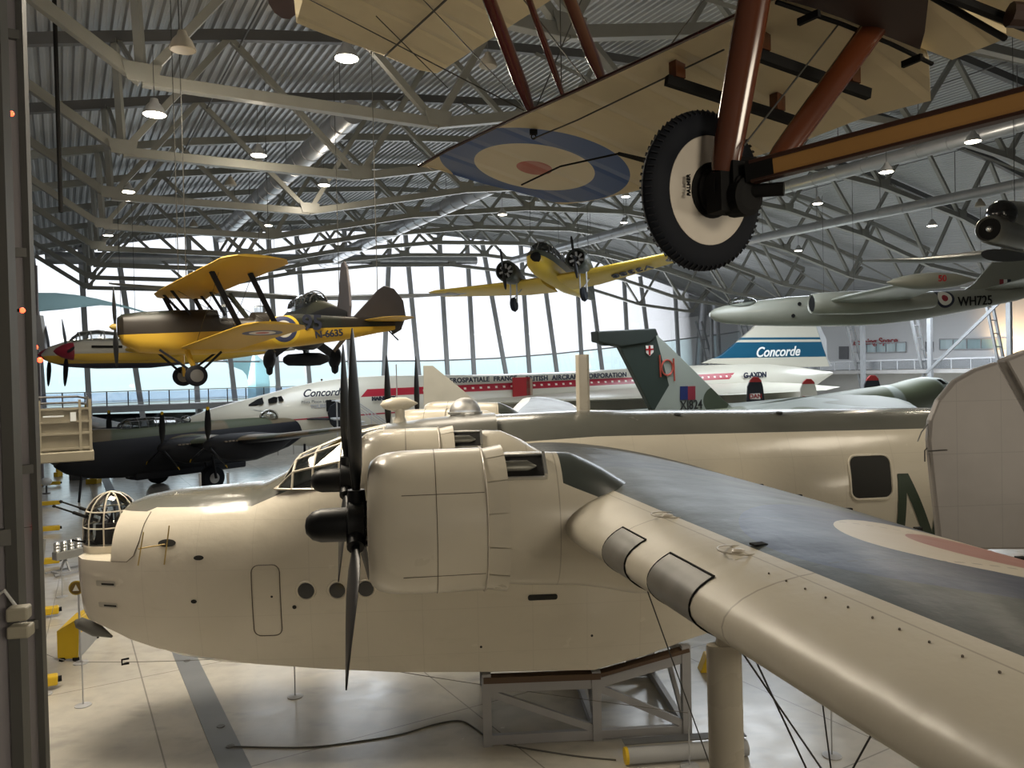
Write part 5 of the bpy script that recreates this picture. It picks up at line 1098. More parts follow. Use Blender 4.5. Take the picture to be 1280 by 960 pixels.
text('V3388', .95, 'lettering', NAVY, an, (.95, -4.6, -.42), rowmat((0, 1, -.098), (1, 0, 0)), .03, bold=.01)
hw(an, [(.5, 1.5, .1), (.5, -1.5, .1), (8, 0, .6)], 6)

# ---- white twin jet
cn = thing('twin_jet', 'pale grey green twin jet WH725 hanging nose left at the right side', 'aircraft', at(887, 394, 47), rot=(0, math.radians(-.6), math.radians(2)))
def ccol(g):
    c = g.mix(g.noise(.8, 4), (.21, .22, .18), (.27, .275, .235)); r = ((g.x-14.25)*(g.x-14.25)+(g.z-.55)*(g.z-.55)).sqrt()
    nr = g.y < 0
    c = g.mix((r < .60)*nr, c, (.01, .012, .03)); c = g.mix((r < .44)*nr, c, (.62, .60, .52)); return g.mix((r < .2)*nr, c, (.25, .02, .03))
CNM = mat('twin_jet_paint', ccol, .35, coat=.2)
prof = []
for (xx, yt, yb) in ((887, 391, 396), (893, 386, 401), (905, 382.5, 404.5), (925, 379, 406.5), (950, 376, 408), (985, 372, 409), (1020, 370.5, 409.5), (1060, 369, 409.5), (1100, 368, 408), (1150, 367.5, 402.5), (1190, 366.5, 395.5), (1230, 364.5, 388), (1270, 361, 380), (1290, 360, 374), (1310, 361, 370)):
    a = onax(xx, yt, cn); b_ = onax(xx, yb, cn); prof.append((a[0], min(.92, (a[1]-b_[1])/2), a[1]-cn.location.z*0, b_[1]))
z0 = cn.location.z
# onax gives heights relative to the object base
mb = MB(); fus(mb, prof, 26); mb.build('fuselage', CNM, cn, smooth=True)
mb = MB(); mb.ball((2.0, -.15, prof[3][2]-.02), .6, (1.5, .9, .6), 16); mb.build('canopy', CLEAR, cn, smooth=True)
mb = MB(); mb.lathe([(-.02, .02), (.1, .12), (.35, .28)], (0, 0, (prof[0][2]+prof[0][3])/2), n=14); mb.build('nose_cap', CLEAR, cn, smooth=True)
zw = prof[6][2]-.7
for sd in (-1, 1):
    mb = MB(); wing(mb, [((5.6, .6*sd, zw), (11.2, .6*sd, zw-.1), .10, .01), ((5.8, 3.2*sd, zw+.05), (10.6, 3.2*sd, zw), .10, .01), ((7.0, 9.6*sd, zw+.35), (9.2, 9.6*sd, zw+.32), .08, .01)], 10); mb.build('wing', CNM, cn, smooth=True)
    mb = MB(); mb.lathe([(1.2, .30), (.15, .45), (.03, .50), (.0, .53), (.06, .56), (.5, .62), (2.5, .68), (5, .6), (7, .45), (7.2, .4)], (5.0, 3.0*sd, zw-.05), n=26, cap=False); e_ = mb.build('engine_nacelle', CNM, cn, smooth=True)
    mb = MB(); mb.lathe([(.05, .02), (.06, .44), (.1, .44), (.85, .02)], (5.0, 3.0*sd, zw-.05), n=18); mb.build('intake_bullet', MATTBLACK, e_)  # bullet widened to a black disc, painting the intake's inside dark
    mb = MB(); mb.lathe([(-2.2, .02), (-1.8, .2), (-.9, .38), (.2, .42), (1.2, .33), (2.2, .03)], (8.0, 9.85*sd, zw+.35), n=20); t_ = mb.build('tip_tank', CNM, cn, smooth=True)
    if sd < 0: side(t_, '50', 8.3, zw+.42, .42, -10.26, RED, bold=.01)
    zt = prof[12][2]-.2
    mb = MB(); wing(mb, [((17.0, .2*sd, zt), (19.3, .2*sd, zt), .08, 0), ((18.2, 4.0*sd, zt+.55), (19.4, 4.0*sd, zt+.55), .07, 0)], 8); mb.build('tailplane', CNM, cn, smooth=True)
mb = MB()
def cp(px_, py_, yl): x, z = onax(px_, py_, cn, yl); return Vector((x, yl, z))
mb.poly([cp(x, y, -.08) for x, y in ((1203, 368), (1218, 358), (1243, 330), (1256, 312), (1300, 306), (1325, 362))], (0, .16, 0)); mb.build('tail_fin', CNM, cn, bevel=.02)
for (x0, x1, m_) in ((1250, 1255, mat('flash_red', (.25, .03, .04), .5)), (1255, 1259.5, WHITE), (1259.5, 1264, NAVY)):
    mb = MB(); mb.poly([cp(x0, 353, -.10), cp(x1, 353, -.10), cp(x1, 364.5, -.10), cp(x0, 365, -.10)], (0, .02, 0)); mb.build('fin_flash', m_, cn)
p = cp(1219, 380, -.80); text('WH725', .80, 'lettering', MATTBLACK, cn, p+Vector((0, -.02, 0)), rowmat((1, 0, .02), (0, 0, 1)), .02, bold=.008, sx=.82)
for x, z in ((5.2, .35), (4.8, -.35), (6.2, -.1)): mb = MB(); mb.lathe([(0, .12), (.02, .12)], (x, -.93, z+.1), (0, 1, 0), 10); mb.build('port', MATTBLACK, cn)
hw(cn, [(8, 2, zw+.2), (8, -2, zw+.2), (17, 0, 1)], 7)

# ---- polished metal jet at the right edge
sj = thing('silver_jet', 'polished metal jet with black nose and open intake at the right edge', 'aircraft', at(1252, 268, 26), math.radians(35))
mb = MB(); mb.ball((0, 0, 0), .48, (1, 1, 1), 22); mb.build('black_radome', mat('gloss_black', (.012, .012, .012), .12), sj, smooth=True)
SM = mat('polished_alloy', (.26, .26, .23), .3, .7)
mb = MB(); mb.lathe([(.12, .43), (.5, .50), (2, .62), (6, .7), (9, .4), (10, .1)], (0, 0, 0), (1, .0, .0), 26); mb.build('fuselage', SM, sj, smooth=True)
EN_ = Matrix.Rotation(-sj.rotation_euler[2], 3, 'Z')@(at(1235, 286, 25.7)-Vector(sj.location))
mb = MB(); mb.lathe([(.6, .25), (.08, .36), (.0, .40), (.04, .44), (.4, .5), (2.5, .55), (5, .35), (5.2, .3)], tuple(EN_), (1, 0, 0), 26, cap=False); e_ = mb.build('engine_nacelle', SM, sj, smooth=True)
mb = MB(); mb.lathe([(.1, .02), (.11, .37), (.14, .37), (.15, .02)], tuple(EN_), (1, 0, 0), 16); mb.build('intake_dark_face', MATTBLACK, e_); mb = MB(); mb.lathe([(.0, .02), (.03, .08), (.12, .11)], tuple(EN_), (1, 0, 0), 14); mb.build('intake_bullet', METAL, e_)  # black disc painted in as the shaded intake interior, metal bullet before it
i_ = sj.matrix_basis.inverted(); 
def sp(px_, py_, d_):
    return Matrix.Rotation(-sj.rotation_euler[2], 3, 'Z')@(at(px_, py_, d_)-Vector(sj.location))
mb = MB(); wing(mb, [(sp(1226, 318, 25.6), sp(1300, 322, 28.4), .09, 0), (sp(1150, 325, 29), sp(1165, 326.5, 31), .09, 0), (sp(1078, 326, 32.5), sp(1082, 326.8, 33.6), .08, 0)], 10); mb.build('wing', mat('dark_alloy', (.09, .09, .08), .35, .5), sj, smooth=True)
mb = MB(); mb.poly([(3, -.05, .5), (4.5, -.05, 1.5), (5.4, -.05, 1.5), (5.4, -.05, .5)], (0, .1, 0)); mb.build('fin', SM, sj)
hw(sj, [(1, 0, .4), (5, 0, .5)], 7)

# ---- pale blue curved ribbon wall seen at left
RB = mat('ribbon_pale_blue', (.55, .72, .74), .5)
_t = RB.node_tree; _tr = _t.nodes.new('ShaderNodeBsdfTranslucent'); _tr.inputs[0].default_value = (.72, .88, .90, 1); _mx = _t.nodes.new('ShaderNodeMixShader'); _mx.inputs[0].default_value = .82
_t.links.new(_t.nodes['Principled BSDF'].outputs[0], _mx.inputs[1]); _t.links.new(_tr.outputs[0], _mx.inputs[2]); _t.links.new(_mx.outputs[0], _t.nodes['Material Output'].inputs[0])
def ribbon(px_pts, d_, dep, lab):
    p = at(*px_pts[0], d_); o = thing('curved_canopy', lab, 'sculpture', p); mb = MB(); pts = [at(x, y, d_)-p for x, y in px_pts]; mb.poly(pts, (-.02, .12, 0)); mb.build('canopy_shell', RB, o, auto=30); return o
ribbon([(40, 366), (70, 366), (95, 368.5), (120, 373), (140, 378), (160, 383), (180, 389), (197, 392), (200, 393.5), (185, 392), (165, 387), (145, 382.5), (125, 381.5), (100, 384), (75, 387), (40, 390)], 62, 3, 'pale blue tapering canopy blade reaching right from the left wall')
o = ribbon([(268, 440), (300, 437), (316, 440), (328, 450), (335, 464), (337, 478), (338, 520), (310, 520), (310, 478), (308, 469), (303, 463), (288, 457), (276, 448)], 84, 2.5, 'pale blue arch curving down to the footbridge at left centre')
mb = MB(); q0 = at(324, 515, 84)-Vector(o.location); q1 = Vector((q0.x, q0.y, -o.location.z)); mb.beam(q0+Vector((0, 1, .5)), q1+Vector((0, 1, 0)), 1.8, 2); mb.build('canopy_leg', RB, o)
mb = MB(); mb.poly([at(x, y, 40) for x, y in ((45, 394), (50, 394), (57, 439), (45, 438))], (0, .3, 0)); tag(mb.build('hanging_panel', LGREY), 'pale grey tapered panel hanging beside the left wall', 'panel')

# ================================================================ FOREGROUND FABRIC BIPLANE
EV = Vector((.587, -.81, 0)); FV = Vector((.81, .587, -.18)); NV = EV.cross(FV).normalized()
if NV.z < 0: NV = -NV
A0 = at(540, 200, 5.74); A0 = CAM + ray(540, 200)*((1.6)/ray(540, 200).z)
def onpl(px_, py_, h=0.0):        # sight line meets the lower-wing plane raised by h
    v = ray(px_, py_); p0 = A0+Vector((0, 0, h)); t = (p0-CAM).dot(NV)/v.dot(NV); return CAM+v*t
def sc(p, h=0.0): q = p-A0-Vector((0, 0, h)); f2 = Vector((.81, .587, 0)); return q.dot(EV), q.dot(f2)
def fromsc(s, c, h=0.0): return A0+EV*s+FV*c+Vector((0, 0, h))
rb_ = thing('fabric_biplane', 'cream fabric covered early biplane hanging overhead, close to the camera', 'aircraft', A0)
FAB = (.74, .63, .40)
def lobe(outline, le_edge, te_edge, h, n=44, th=.055, smax=9):
    """wing panel between leading and trailing edge polylines given in pixels"""
    le = sorted(sc(onpl(x, y, h), h) for x, y in le_edge); te = sorted(sc(onpl(x, y, h), h) for x, y in te_edge)
    s0 = max(le[0][0], te[0][0]); s1 = min(le[-1][0], te[-1][0]); st = []
    for i in range(n+1):
        s = s0+(s1-s0)*i/n; a = interp(le, s)[0]; b_ = interp(te, s)[0]; st.append((s, a, b_))
    return st
def panel(mb, st, h, th=.05, root=None):
    rings = []
    for s, a, b_ in st:
        k = max(b_-a, .02); up_ = []; lo_ = []
        s0_ = s
        for j in range(13):
            f = j/12; f = .5*(1-math.cos(PI*f)); s = s0_ if root is None else sA+(s0_-sA)*(interp(root, a+k*f)[0]-sA)/(sEnd-sA); y = 5*.07*(.2969*math.sqrt(f)-.126*f-.3516*f*f+.2843*f**3-.1030*f**4)
            up_.append(fromsc(s, a+k*f, h)+Vector((0, 0, y*k+.035*k*math.sin(PI*f)))); lo_.append(fromsc(s, a+k*f, h)+Vector((0, 0, -.012*k*math.sin(PI*f)*0+.012*math.sin(PI*f))))
        rings.append(up_[::-1]+lo_[1:-1])
    mb.loft(rings)
# lower wing outline in pixels
LEp = [(527, 206), (560, 187), (600, 168), (660, 140), (720, 113), (800, 76), (870, 43), (960, 0), (1050, -43)]
TEp = [(527, 206), (534, 213), (560, 219), (600, 229), (640, 239), (656, 243), (668, 248), (700, 256), (735, 252), (790, 240), (850, 222), (920, 203), (1000, 178), (1077, 148), (1163, 126)]
le = sorted(sc(onpl(*q)) for q in LEp); te = sorted(sc(onpl(*q)) for q in TEp)
sA = min(le[0][0], te[0][0]); rc = [sc(onpl(*q)) for q in ((1163, 126), (1160, 70), (1112, 47), (1053, 23), (975, 0))]
sEnd = rc[0][0]; ROOTC = sorted((q[1], q[0]) for q in rc)
st = []; N_ = 60
for i in range(N_+1):
    s = sA+.02+(sEnd-sA-.02)*(i/N_); st.append((s, interp(le, s)[0], interp(te, s)[0]))
tip = sc(onpl(600, 200))
RC = sc(onpl(668, 212)); RO = sc(onpl(787, 216)); RT = sc(onpl(668, 245)); RL = sc(onpl(552, 204))
def fabcol(g):
    q = X(g, 0.0); s = g.x*.587-g.y*.81; c = (g.x*.81+g.y*.587)
    rb = ((s/.36).frac()-.5).abs() < .03
    base = g.mix(g.noise(1.1, 4), tuple(v*.82 for v in FAB), tuple(v*1.06 for v in FAB)); base = g.mix((g.noise(6, 4)-.45).sat()*.8, base, (.56, .45, .26))
    base = g.mix(rb*.10, base, (.30, .23, .12)); return base, s, c
def lowcol(g):
    base, s, c = fabcol(g); r = ((s-RC[0])*(s-RC[0])+(c-RC[1])*(c-RC[1])).sqrt(); R_ = RAD
    base = g.mix(r < R_, base, (.05, .12, .34)); base = g.mix(r < R_*.635, base, (.80, .71, .52)); return g.mix(r < R_*.19, base, (.50, .13, .10))
RAD = .5*math.hypot(RO[0]-RL[0], RO[1]-RL[1])
FABL = mat('doped_fabric', lowcol, .42, bump=lambda g: (((((g.x*.587-g.y*.81)/.36).frac()-.5).abs()*6).mn(1), .5, .02))
FABM = mat('doped_fabric_plain', lambda g: fabcol(g)[0], .42, bump=lambda g: (((((g.x*.587-g.y*.81)/.36).frac()-.5).abs()*6).mn(1), .5, .02))
mb = MB(); panel(mb, st, 0, root=ROOTC); mb.build('lower_wing', FABL, rb_, smooth=True, world=True)
TRIM = mat('dark_red_varnish', (.06, .010, .009), .18, 0, .5, .6)
WOOD = mat('varnished_wood', lambda g: g.mix(g.noise(3, 5, (1, 1, .15)), (.06, .017, .007), (.135, .036, .011)), .2, 0, .5, .6)
WOODL = mat('ash_wood', lambda g: g.mix(g.noise(2, 4), (.36, .18, .05), (.52, .28, .085)), .3, 0, .5, .4)
mb = MB(); mb.tube([fromsc(s, a) for s, a, b_ in st], .012, 6); mb.build('leading_edge_trim', TRIM, rb_, world=True)
# upper wing
HU = 1.7
TIPu = [(385, -8), (372, 10), (366, 22), (371, 31), (400, 43), (440, 58), (480, 70), (505, 82), (530, 90), (543, 90)]
tipc = sorted((sc(onpl(x, y, HU), HU)[1], sc(onpl(x, y, HU), HU)[0]) for x, y in TIPu)
mb = MB(); rings = []; c0_, c1_ = -.62, 1.17
for i in range(41):
    u = (i/40); up_ = []; lo_ = []
    for j in range(17):
        f = .5*(1-math.cos(PI*j/16)); c = c0_+(c1_-c0_)*f; s = interp(tipc, c)[0]; s += (3.8-s)*u; y = 5*.07*(.2969*math.sqrt(f)-.126*f-.3516*f*f+.2843*f**3-.1030*f**4)*1.75*min(1, .15+u*12)
        up_.append(fromsc(s, c, HU)+Vector((0, 0, y+.05*math.sin(PI*f)))); lo_.append(fromsc(s, c, HU)+Vector((0, 0, .02*math.sin(PI*f))))
    rings.append(up_[::-1]+lo_[1:-1])
mb.loft(rings); mb.build('upper_wing', FABM, rb_, smooth=True, world=True)
mb = MB(); a = onpl(338, -10, HU-.1); b_ = onpl(375, 22, HU-.1); mb.loft([[onpl(x, y, HU+.35+dz) for x, y in ((333, -12), (336, 5), (343, 16), (353, 23), (362, 24), (370, 18), (378, 4), (384, -12))] for dz in (0, .06)]); mb.build('rudder_lobe', mat('maroon_dope', (.075, .03, .04), .5), rb_, world=True)
# interplane struts
def vstrut(mb, a, b_, ch, th, cd_, n=14):
    a = Vector(a); b_ = Vector(b_); d = (b_-a).normalized(); cd_ = Vector(cd_); cd_ = (cd_-d*cd_.dot(d)).normalized(); td = d.cross(cd_); rings = []
    for f in (0, .04, .12, .5, .88, .96, 1):
        k = .55+.45*min(1, min(f, 1-f)*8); p = a.lerp(b_, f); rings.append([p+cd_*(ch/2*k*math.cos(2*PI*j/n))+td*(th/2*k*math.sin(2*PI*j/n)*(1 if math.cos(2*PI*j/n) > 0 else .9)) for j in range(n)])
    mb.loft(rings)
for (bx, by, tx_, ty_, ch) in ((664, 141, 589, -60, .12), (704, 122, 640, -60, .06), (753, 103, 688, -60, .12)):
    a = onpl(bx+2, by+4, .02); d_ = (Vector((tx_, ty_))-Vector((bx, by))); b_ = onpl(bx+d_.x*1.5, by+d_.y*1.5, HU)
    mb = MB(); vstrut(mb, a, b_, ch, ch*.5, FV); mb.build('interplane_strut', TRIM, rb_, smooth=True, world=True)
# wires, fittings, racks under the lower wing
def wp(px_, py_, off=.02): return onpl(px_, py_, -off)
mb = MB()
mb.tube([wp(667, 173, .05), wp(722, 150, .04), wp(780, 122), wp(832, 97), wp(905, 62)], .005, 5); mb.build('control_cable', WIRE, rb_, world=True)
mb = MB(); mb.tube([wp(652, 231, .04), wp(700, 208, .05), wp(773, 192, .06)], .007, 5); mb.tube([wp(773, 192, .06), wp(812, 202, .05)], [.012, .018], 6); mb.build('aileron_horn', MATTBLACK, rb_, world=True)
mb = MB(); p = wp(667, 171, .04); mb.tube([p+Vector((.03*math.cos(a*PI/6)*.5, 0, .015*math.sin(a*PI/6))) for a in range(13)], .004, 5); mb.box(tuple(p+Vector((0, 0, .03))), (.05, .03, .03)); mb.build('shackle', MATTBLACK, rb_, world=True)
for (x0, y0, x1, y1) in ((833, 100, 995, 152), (940, 66, 1086, 118)):
    a = wp(x0, y0, .10); b_ = wp(x1, y1, .10); mb = MB(); mb.beam(a, b_, .035, .05); r_ = mb.build('bomb_rack', MATTBLACK, rb_, world=True)
    for f in (.08, .85): p = a.lerp(b_, f); mb = MB(); mb.box(tuple(p+Vector((0, 0, .07))), (.07, .05, .09), .6); mb.build('wood_block', WOOD, r_, world=True)
# upper bay wires crossing from the upper wing
for (x0, y0, h0, x1, y1, h1) in ((520, -10, HU, 662, 141, .05), (378, -5, HU-.02, 655, 138, .05), (470, 20, HU-.03, 560, 110, 1.2), (655, 0, 1.0, 740, 112, .05), (735, -20, 1.0, 668, 140, .05), (880, 0, .5, 834, 62, .05), (700, -5, 1, 702, 120, .1), (481, 70, HU-.03, 564, -6, HU-.03)):
    mb = MB(); mb.tube([onpl(x0, y0, h0), onpl(x1, y1, h1)], .0045 if x0 != 481 else .010, 5); mb.build('bracing_wire', WIRE, rb_, world=True)
# dark root rib, fuselage underside and longerons at upper right
mb = MB(); q = [onpl(970, -6, .02), onpl(1053, 22, .02), onpl(1112, 46, .02), onpl(1165, 72, .02)]; mb.tube([p-Vector((0, 0, .03)) for p in q], .010, 8); mb.build('root_rib', MATTBLACK, rb_, world=True)
for (x0, y0, x1, y1) in ((998, 28, 1024, 16), (1128, 81, 1152, 71)):
    mb = MB(); mb.beam(wp(x0, y0, .06), wp(x1, y1, .06), .02, .03); mb.build('rib_clip', MATTBLACK, rb_, world=True)
DKB = mat('dark_brown_floor', (.045, .022, .015), .5)
mb = MB(); mb.poly([onpl(x, y, -.015) for x, y in ((972, -2), (960, -40), (1165, -40), (1156, 40), (1150, 62), (1112, 47), (1053, 23), (1010, 8))], (0, 0, .08)); mb.build('fuselage_floor', DKB, rb_, world=True)
mb = MB(); mb.poly([onpl(x, y, .05) for x, y in ((1147, 58), (1190, 75), (1258, 48), (1258, 42), (1225, 28), (1165, -20), (1150, 30))], (0, 0, .03)); mb.build('belly_fabric', FABM, rb_, world=True)
mb = MB(); mb.poly([onpl(x, y, .10) for x, y in ((1190, 20), (1290, 55), (1420, 0), (1300, -60), (1170, -60))], (0, 0, .04)); mb.build('belly_fabric', FABM, rb_, world=True)
for (x0, y0, x1, y1, r) in ((1120, -30, 1300, 40, .022), (1155, -10, 1256, 48, .014)):
    mb = MB(); mb.tube([onpl(x0, y0, -.01), onpl(x1, y1, -.01)], r, 8); mb.build('longeron', MATTBLACK, rb_, world=True)
mb = MB(); mb.tube([onpl(1262, 18, -.04), onpl(1290, 20, -.04)], .05, 10); mb.build('pulley_housing', DKB, rb_, world=True)

# undercarriage: wheel, vee struts, spreader bar
wc_ = at(879, 240, 3.55); AXW = Vector((.50, -.85, -.09)).normalized(); WR = .362
wl = MB(); prof_t = [(-.045, .245), (-.05, .27), (-.047, .305), (-.036, .335), (-.018, .354), (0, .361), (.018, .354), (.036, .335), (.047, .305), (.05, .27), (.045, .245)]
wl.lathe(prof_t, wc_, AXW, 72, cap=False); mb = wl; mb.mi = 1; u_ = AXW.orthogonal().normalized(); v_ = AXW.cross(u_)
for k in range(72):
    a = 2*PI*k/72
    for s_ in (-1, 1):
        d = u_*math.cos(a)+v_*math.sin(a); t_ = v_*math.cos(a)-u_*math.sin(a)
        mb.beam(wc_+d*.3565+AXW*(s_*.014), wc_+d*.338+AXW*(s_*.038), .014, .005, up=t_)
wo = wl.build('landing_wheel', [RUBBER, mat('rubber_tread', (.012, .014, .02), .7)], rb_, smooth=True, world=True)
mb = MB(); mb.lathe([(-.03, .245), (-.055, .12), (-.06, .05), (-.06, 0.001)][::-1]+[], wc_, AXW, 56, cap=False); mb.lathe([(.035, .247), (.045, .243), (.055, .12), (.065, .06), (.065, .001)], wc_, AXW, 56, cap=False)
mb.build('wheel_disc', mat('cream_disc', lambda g: g.mix(g.noise(5, 4), (.50, .45, .38), (.62, .57, .49)), .45), wo, smooth=True, world=True)
mb = MB(); mb.lathe([(.05, .10), (.08, .10), (.09, .085), (.16, .095), (.17, .05), (.24, .045)], wc_, AXW, 28); mb.lathe([(.05, .125), (.062, .125), (.064, .10)], wc_, AXW, 32); mb.build('wheel_hub', MATTBLACK, rb_, smooth=True, world=True)
mb = MB(); h0 = wc_+AXW*.10; mb.box(tuple(at(905, 242, 3.40)), (.11, .10, .17), .4); mb.box(tuple(at(921, 222, 3.40)), (.12, .10, .12), .4); mb.tube([at(905, 215, 3.42), at(922, 200, 3.38), at(950, 205, 3.36)], .022, 8); mb.tube([at(925, 240, 3.38), at(980, 236, 3.3)], .03, 10)
mb.lathe([(0, .085), (.09, .085), (.1, .06)], at(917, 248, 3.42), AXW, 20); mb.build('axle_fitting', MATTBLACK, rb_, world=True)
vd = ray(900, 200).normalized()
def pstrut(mb, p, q, w, n=16):
    p = Vector(p); q = Vector(q); d = (q-p).normalized(); a = d.cross(vd).normalized(); b_ = a.cross(d).normalized(); rings = []
    for f, k in ((0, .8), (.05, .95), (.15, 1), (.6, 1.06), (1, 1.0)):
        c = p.lerp(q, f); rings.append([c+a*(w*k/2*math.cos(2*PI*j/n))+b_*(w*k*.26*math.sin(2*PI*j/n)) for j in range(n)])
    mb.loft(rings)
mb = MB(); pstrut(mb, at(905, 215, 3.38), at(955, -70, 3.3), .132); mb.build('undercarriage_strut', WOOD, rb_, smooth=True, world=True)
mb = MB(); pstrut(mb, at(898, 245, 3.40), at(908, 165, 3.42), .07); mb.build('strut_shoe', WOOD, rb_, smooth=True, world=True)
mb = MB(); pstrut(mb, at(968, 205, 3.36), at(1150, -45, 3.55), .105); mb.build('undercarriage_strut', WOOD, rb_, smooth=True, world=True)
mb = MB(); mb.tube([at(930, 182, 3.3), at(1050, 28, 3.5), at(1078, -5, 3.55)], .0045, 5); mb.build('bracing_wire', WIRE, rb_, world=True)
# spreader bar
a = at(940, 216, 3.32); b_ = at(1400, 96, 2.55); d = (b_-a).normalized(); s_ = d.cross(Vector((0, 0, 1))).normalized(); u = s_.cross(d)
def beamf(mb, p, q, h, wd, off):
    mb.loft([[r+u*(off+h*y)+s_*(wd*x) for x, y in ((-.5, -.3), (-.42, -.5), (.42, -.5), (.5, -.3), (.5, .3), (.42, .5), (-.42, .5), (-.5, .3))] for r in (p, q)])
mb = MB(); beamf(mb, a, b_, .070, .05, 0); br = mb.build('spreader_bar', WOODL, rb_, world=True)
mb = MB(); beamf(mb, a, b_, .020, .056, .040); beamf(mb, a, b_, .014, .056, -.040); mb.build('bar_edge_tape', mat('dark_edge_wood', (.045, .015, .008), .35), br, world=True)
mb = MB(); mb.beam(a-d*.02, a+d*.10, .055, .085); mb.build('bar_end_fitting', MATTBLACK, br, world=True)
t_ = wc_+AXW*.058; R3 = rowmat(Vector((0, 0, 1)), -Vector((AXW.y, -AXW.x, 0)))
lx = Vector((AXW.y, -AXW.x, 0)).normalized()
M3 = Matrix((Vector((0, 0, 1)), lx, Vector((0, 0, 1)).cross(lx))).transposed()
pos = at(857, 232, 3.4); dd = (pos-t_).dot(AXW)
v = ray(857, 232); tt_ = (t_-CAM).dot(AXW)/v.dot(AXW); pos = CAM+v*tt_
text('PALMER', .027, 'lettering', MATTBLACK, rb_, pos+AXW*.02-A0, M3, .003, bold=.0005)
# visitor on the footbridge is added with the people below
# ================================================================ FLOOR EXHIBITS AND PEOPLE
# yellow information stand by the bow
p = atz(97, 826, 0); ys = thing('information_stand', 'angled yellow and grey information stand on the floor under the bow', 'stand', p, math.atan2(.505, .863)+.55)
mb = MB(); mb.poly([(-.48, -.3, .08), (.0, -.3, .08), (.0, -.3, .62), (-.48, -.3, .88 if False else .66)], (0, .04, 0))
def yq(px_, py_, dd=0): return Matrix.Rotation(-ys.rotation_euler[2], 3, 'Z')@(at(px_, py_, p.y+dd)-Vector(ys.location))
mb = MB(); mb.poly([yq(72, 824), yq(98, 823), yq(99, 774), yq(71, 791)], yq(72, 824, .10)-yq(72, 824)); mb.build('end_panel', YEL, ys, bevel=.01)
mb = MB(); mb.poly([yq(98, 823, .05), yq(123, 798, 1.6), yq(123, 776, 1.6), yq(99, 793, .05)], (.04, .05, 0)); mb.build('front_panel', LGREY, ys)
mb = MB(); mb.poly([yq(98, 795, .03), yq(123, 778, 1.58), yq(120, 757, 1.58), yq(99, 774, .03)], (.03, .04, 0)); mb.build('text_board', YEL, ys)
mb = MB(); mb.poly([yq(71, 791), yq(99, 774), yq(116, 758, 1.6), yq(95, 768, 1.6)], (0, 0, .03)); mb.build('sloping_top', YEL, ys)
for x, y, dd in ((78, 826, 0), (95, 826, 0), (120, 800, 1.5)): mb = MB(); q = yq(x, y, dd); q.z = .04; mb.box(tuple(q), (.1, .1, .07)); mb.build('foot', MATTBLACK, ys)
p = atz(101, 829, 0); sg = thing('round_sign', 'round yellow ringed sign with white triangle on a grey pole', 'sign', p)
mb = MB(); mb.tube([(0, 0, 0), (0, 0, 1.62)], .022, 10); mb.build('pole', STEELL, sg)
mb = MB(); mb.lathe([(0, .16), (.02, .16)], (-.03, -.02, 1.72), (.2, -1, 0), 28); r_ = mb.build('sign_disc', mat('sign_ochre', (.42, .30, .03), .5), sg)
mb = MB(); mb.lathe([(.02, .13), (.028, .13)], (-.03, -.02, 1.72), (.2, -1, 0), 28); mb.build('sign_field', mat('sign_dark_ochre', (.16, .10, .02), .5), r_)
mb = MB(); mb.poly([(-.10, -.055, 1.66), (.04, -.05, 1.66), (-.03, -.05, 1.80)], (.004, -.012, 0)); mb.build('sign_triangle', WHITE, r_)
mb = MB(); mb.lathe([(0, .16), (.02, .16), (.03, .03)], (0, 0, 0), (0, 0, 1), 20); mb.build('base_plate', STEELL, sg)
# rope barrier posts
posts = [(55, 868, 'nearest the left wall'), (104, 882, 'left of the dark floor strip'), (78, 746, 'between wall and bow'), (369, 871, 'under the propeller'), (862, 958, 'beside the float strut'), (1040, 945, 'under the outer wing')]
first = None
for (x, y, wh) in posts:
    p = atz(x, y, 0)
    if first is None:
        first = thing('barrier_post', 'slim steel rope barrier post on a disc base, '+wh, 'barrier post', p, group='rope barrier posts')
        mb = MB(); mb.lathe([(0, .15), (.015, .15), (.03, .03)], (0, 0, 0), (0, 0, 1), 24); mb.build('base_disc', STEELL, first)
        mb = MB(); mb.tube([(0, 0, .02), (0, 0, .9)], .012, 8); mb.build('upright', STEELL, first)
    else: dup(first, p, label='slim steel rope barrier post on a disc base, '+wh)
P = [atz(x, y, 0)+Vector((0, 0, .86)) for x, y, _ in posts]
def rope(a, b_, lab, sag=.05):
    mb = MB(); mb.tube([a.lerp(b_, k/10)-Vector((0, 0, sag*4*(k/10)*(1-k/10))) for k in range(11)], .006, 5); tag(mb.build('barrier_rope', mat('rope_grey', (.18, .17, .15), .7)), lab, 'rope')
rope(P[0], P[2], 'thin barrier rope running back from the wall post', .05); rope(P[1], P[3], 'thin barrier rope from the left post to the one under the propeller'); rope(P[0], P[1], 'thin barrier rope between the two leftmost posts'); rope(P[3], P[4], 'thin barrier rope running past the cradle')
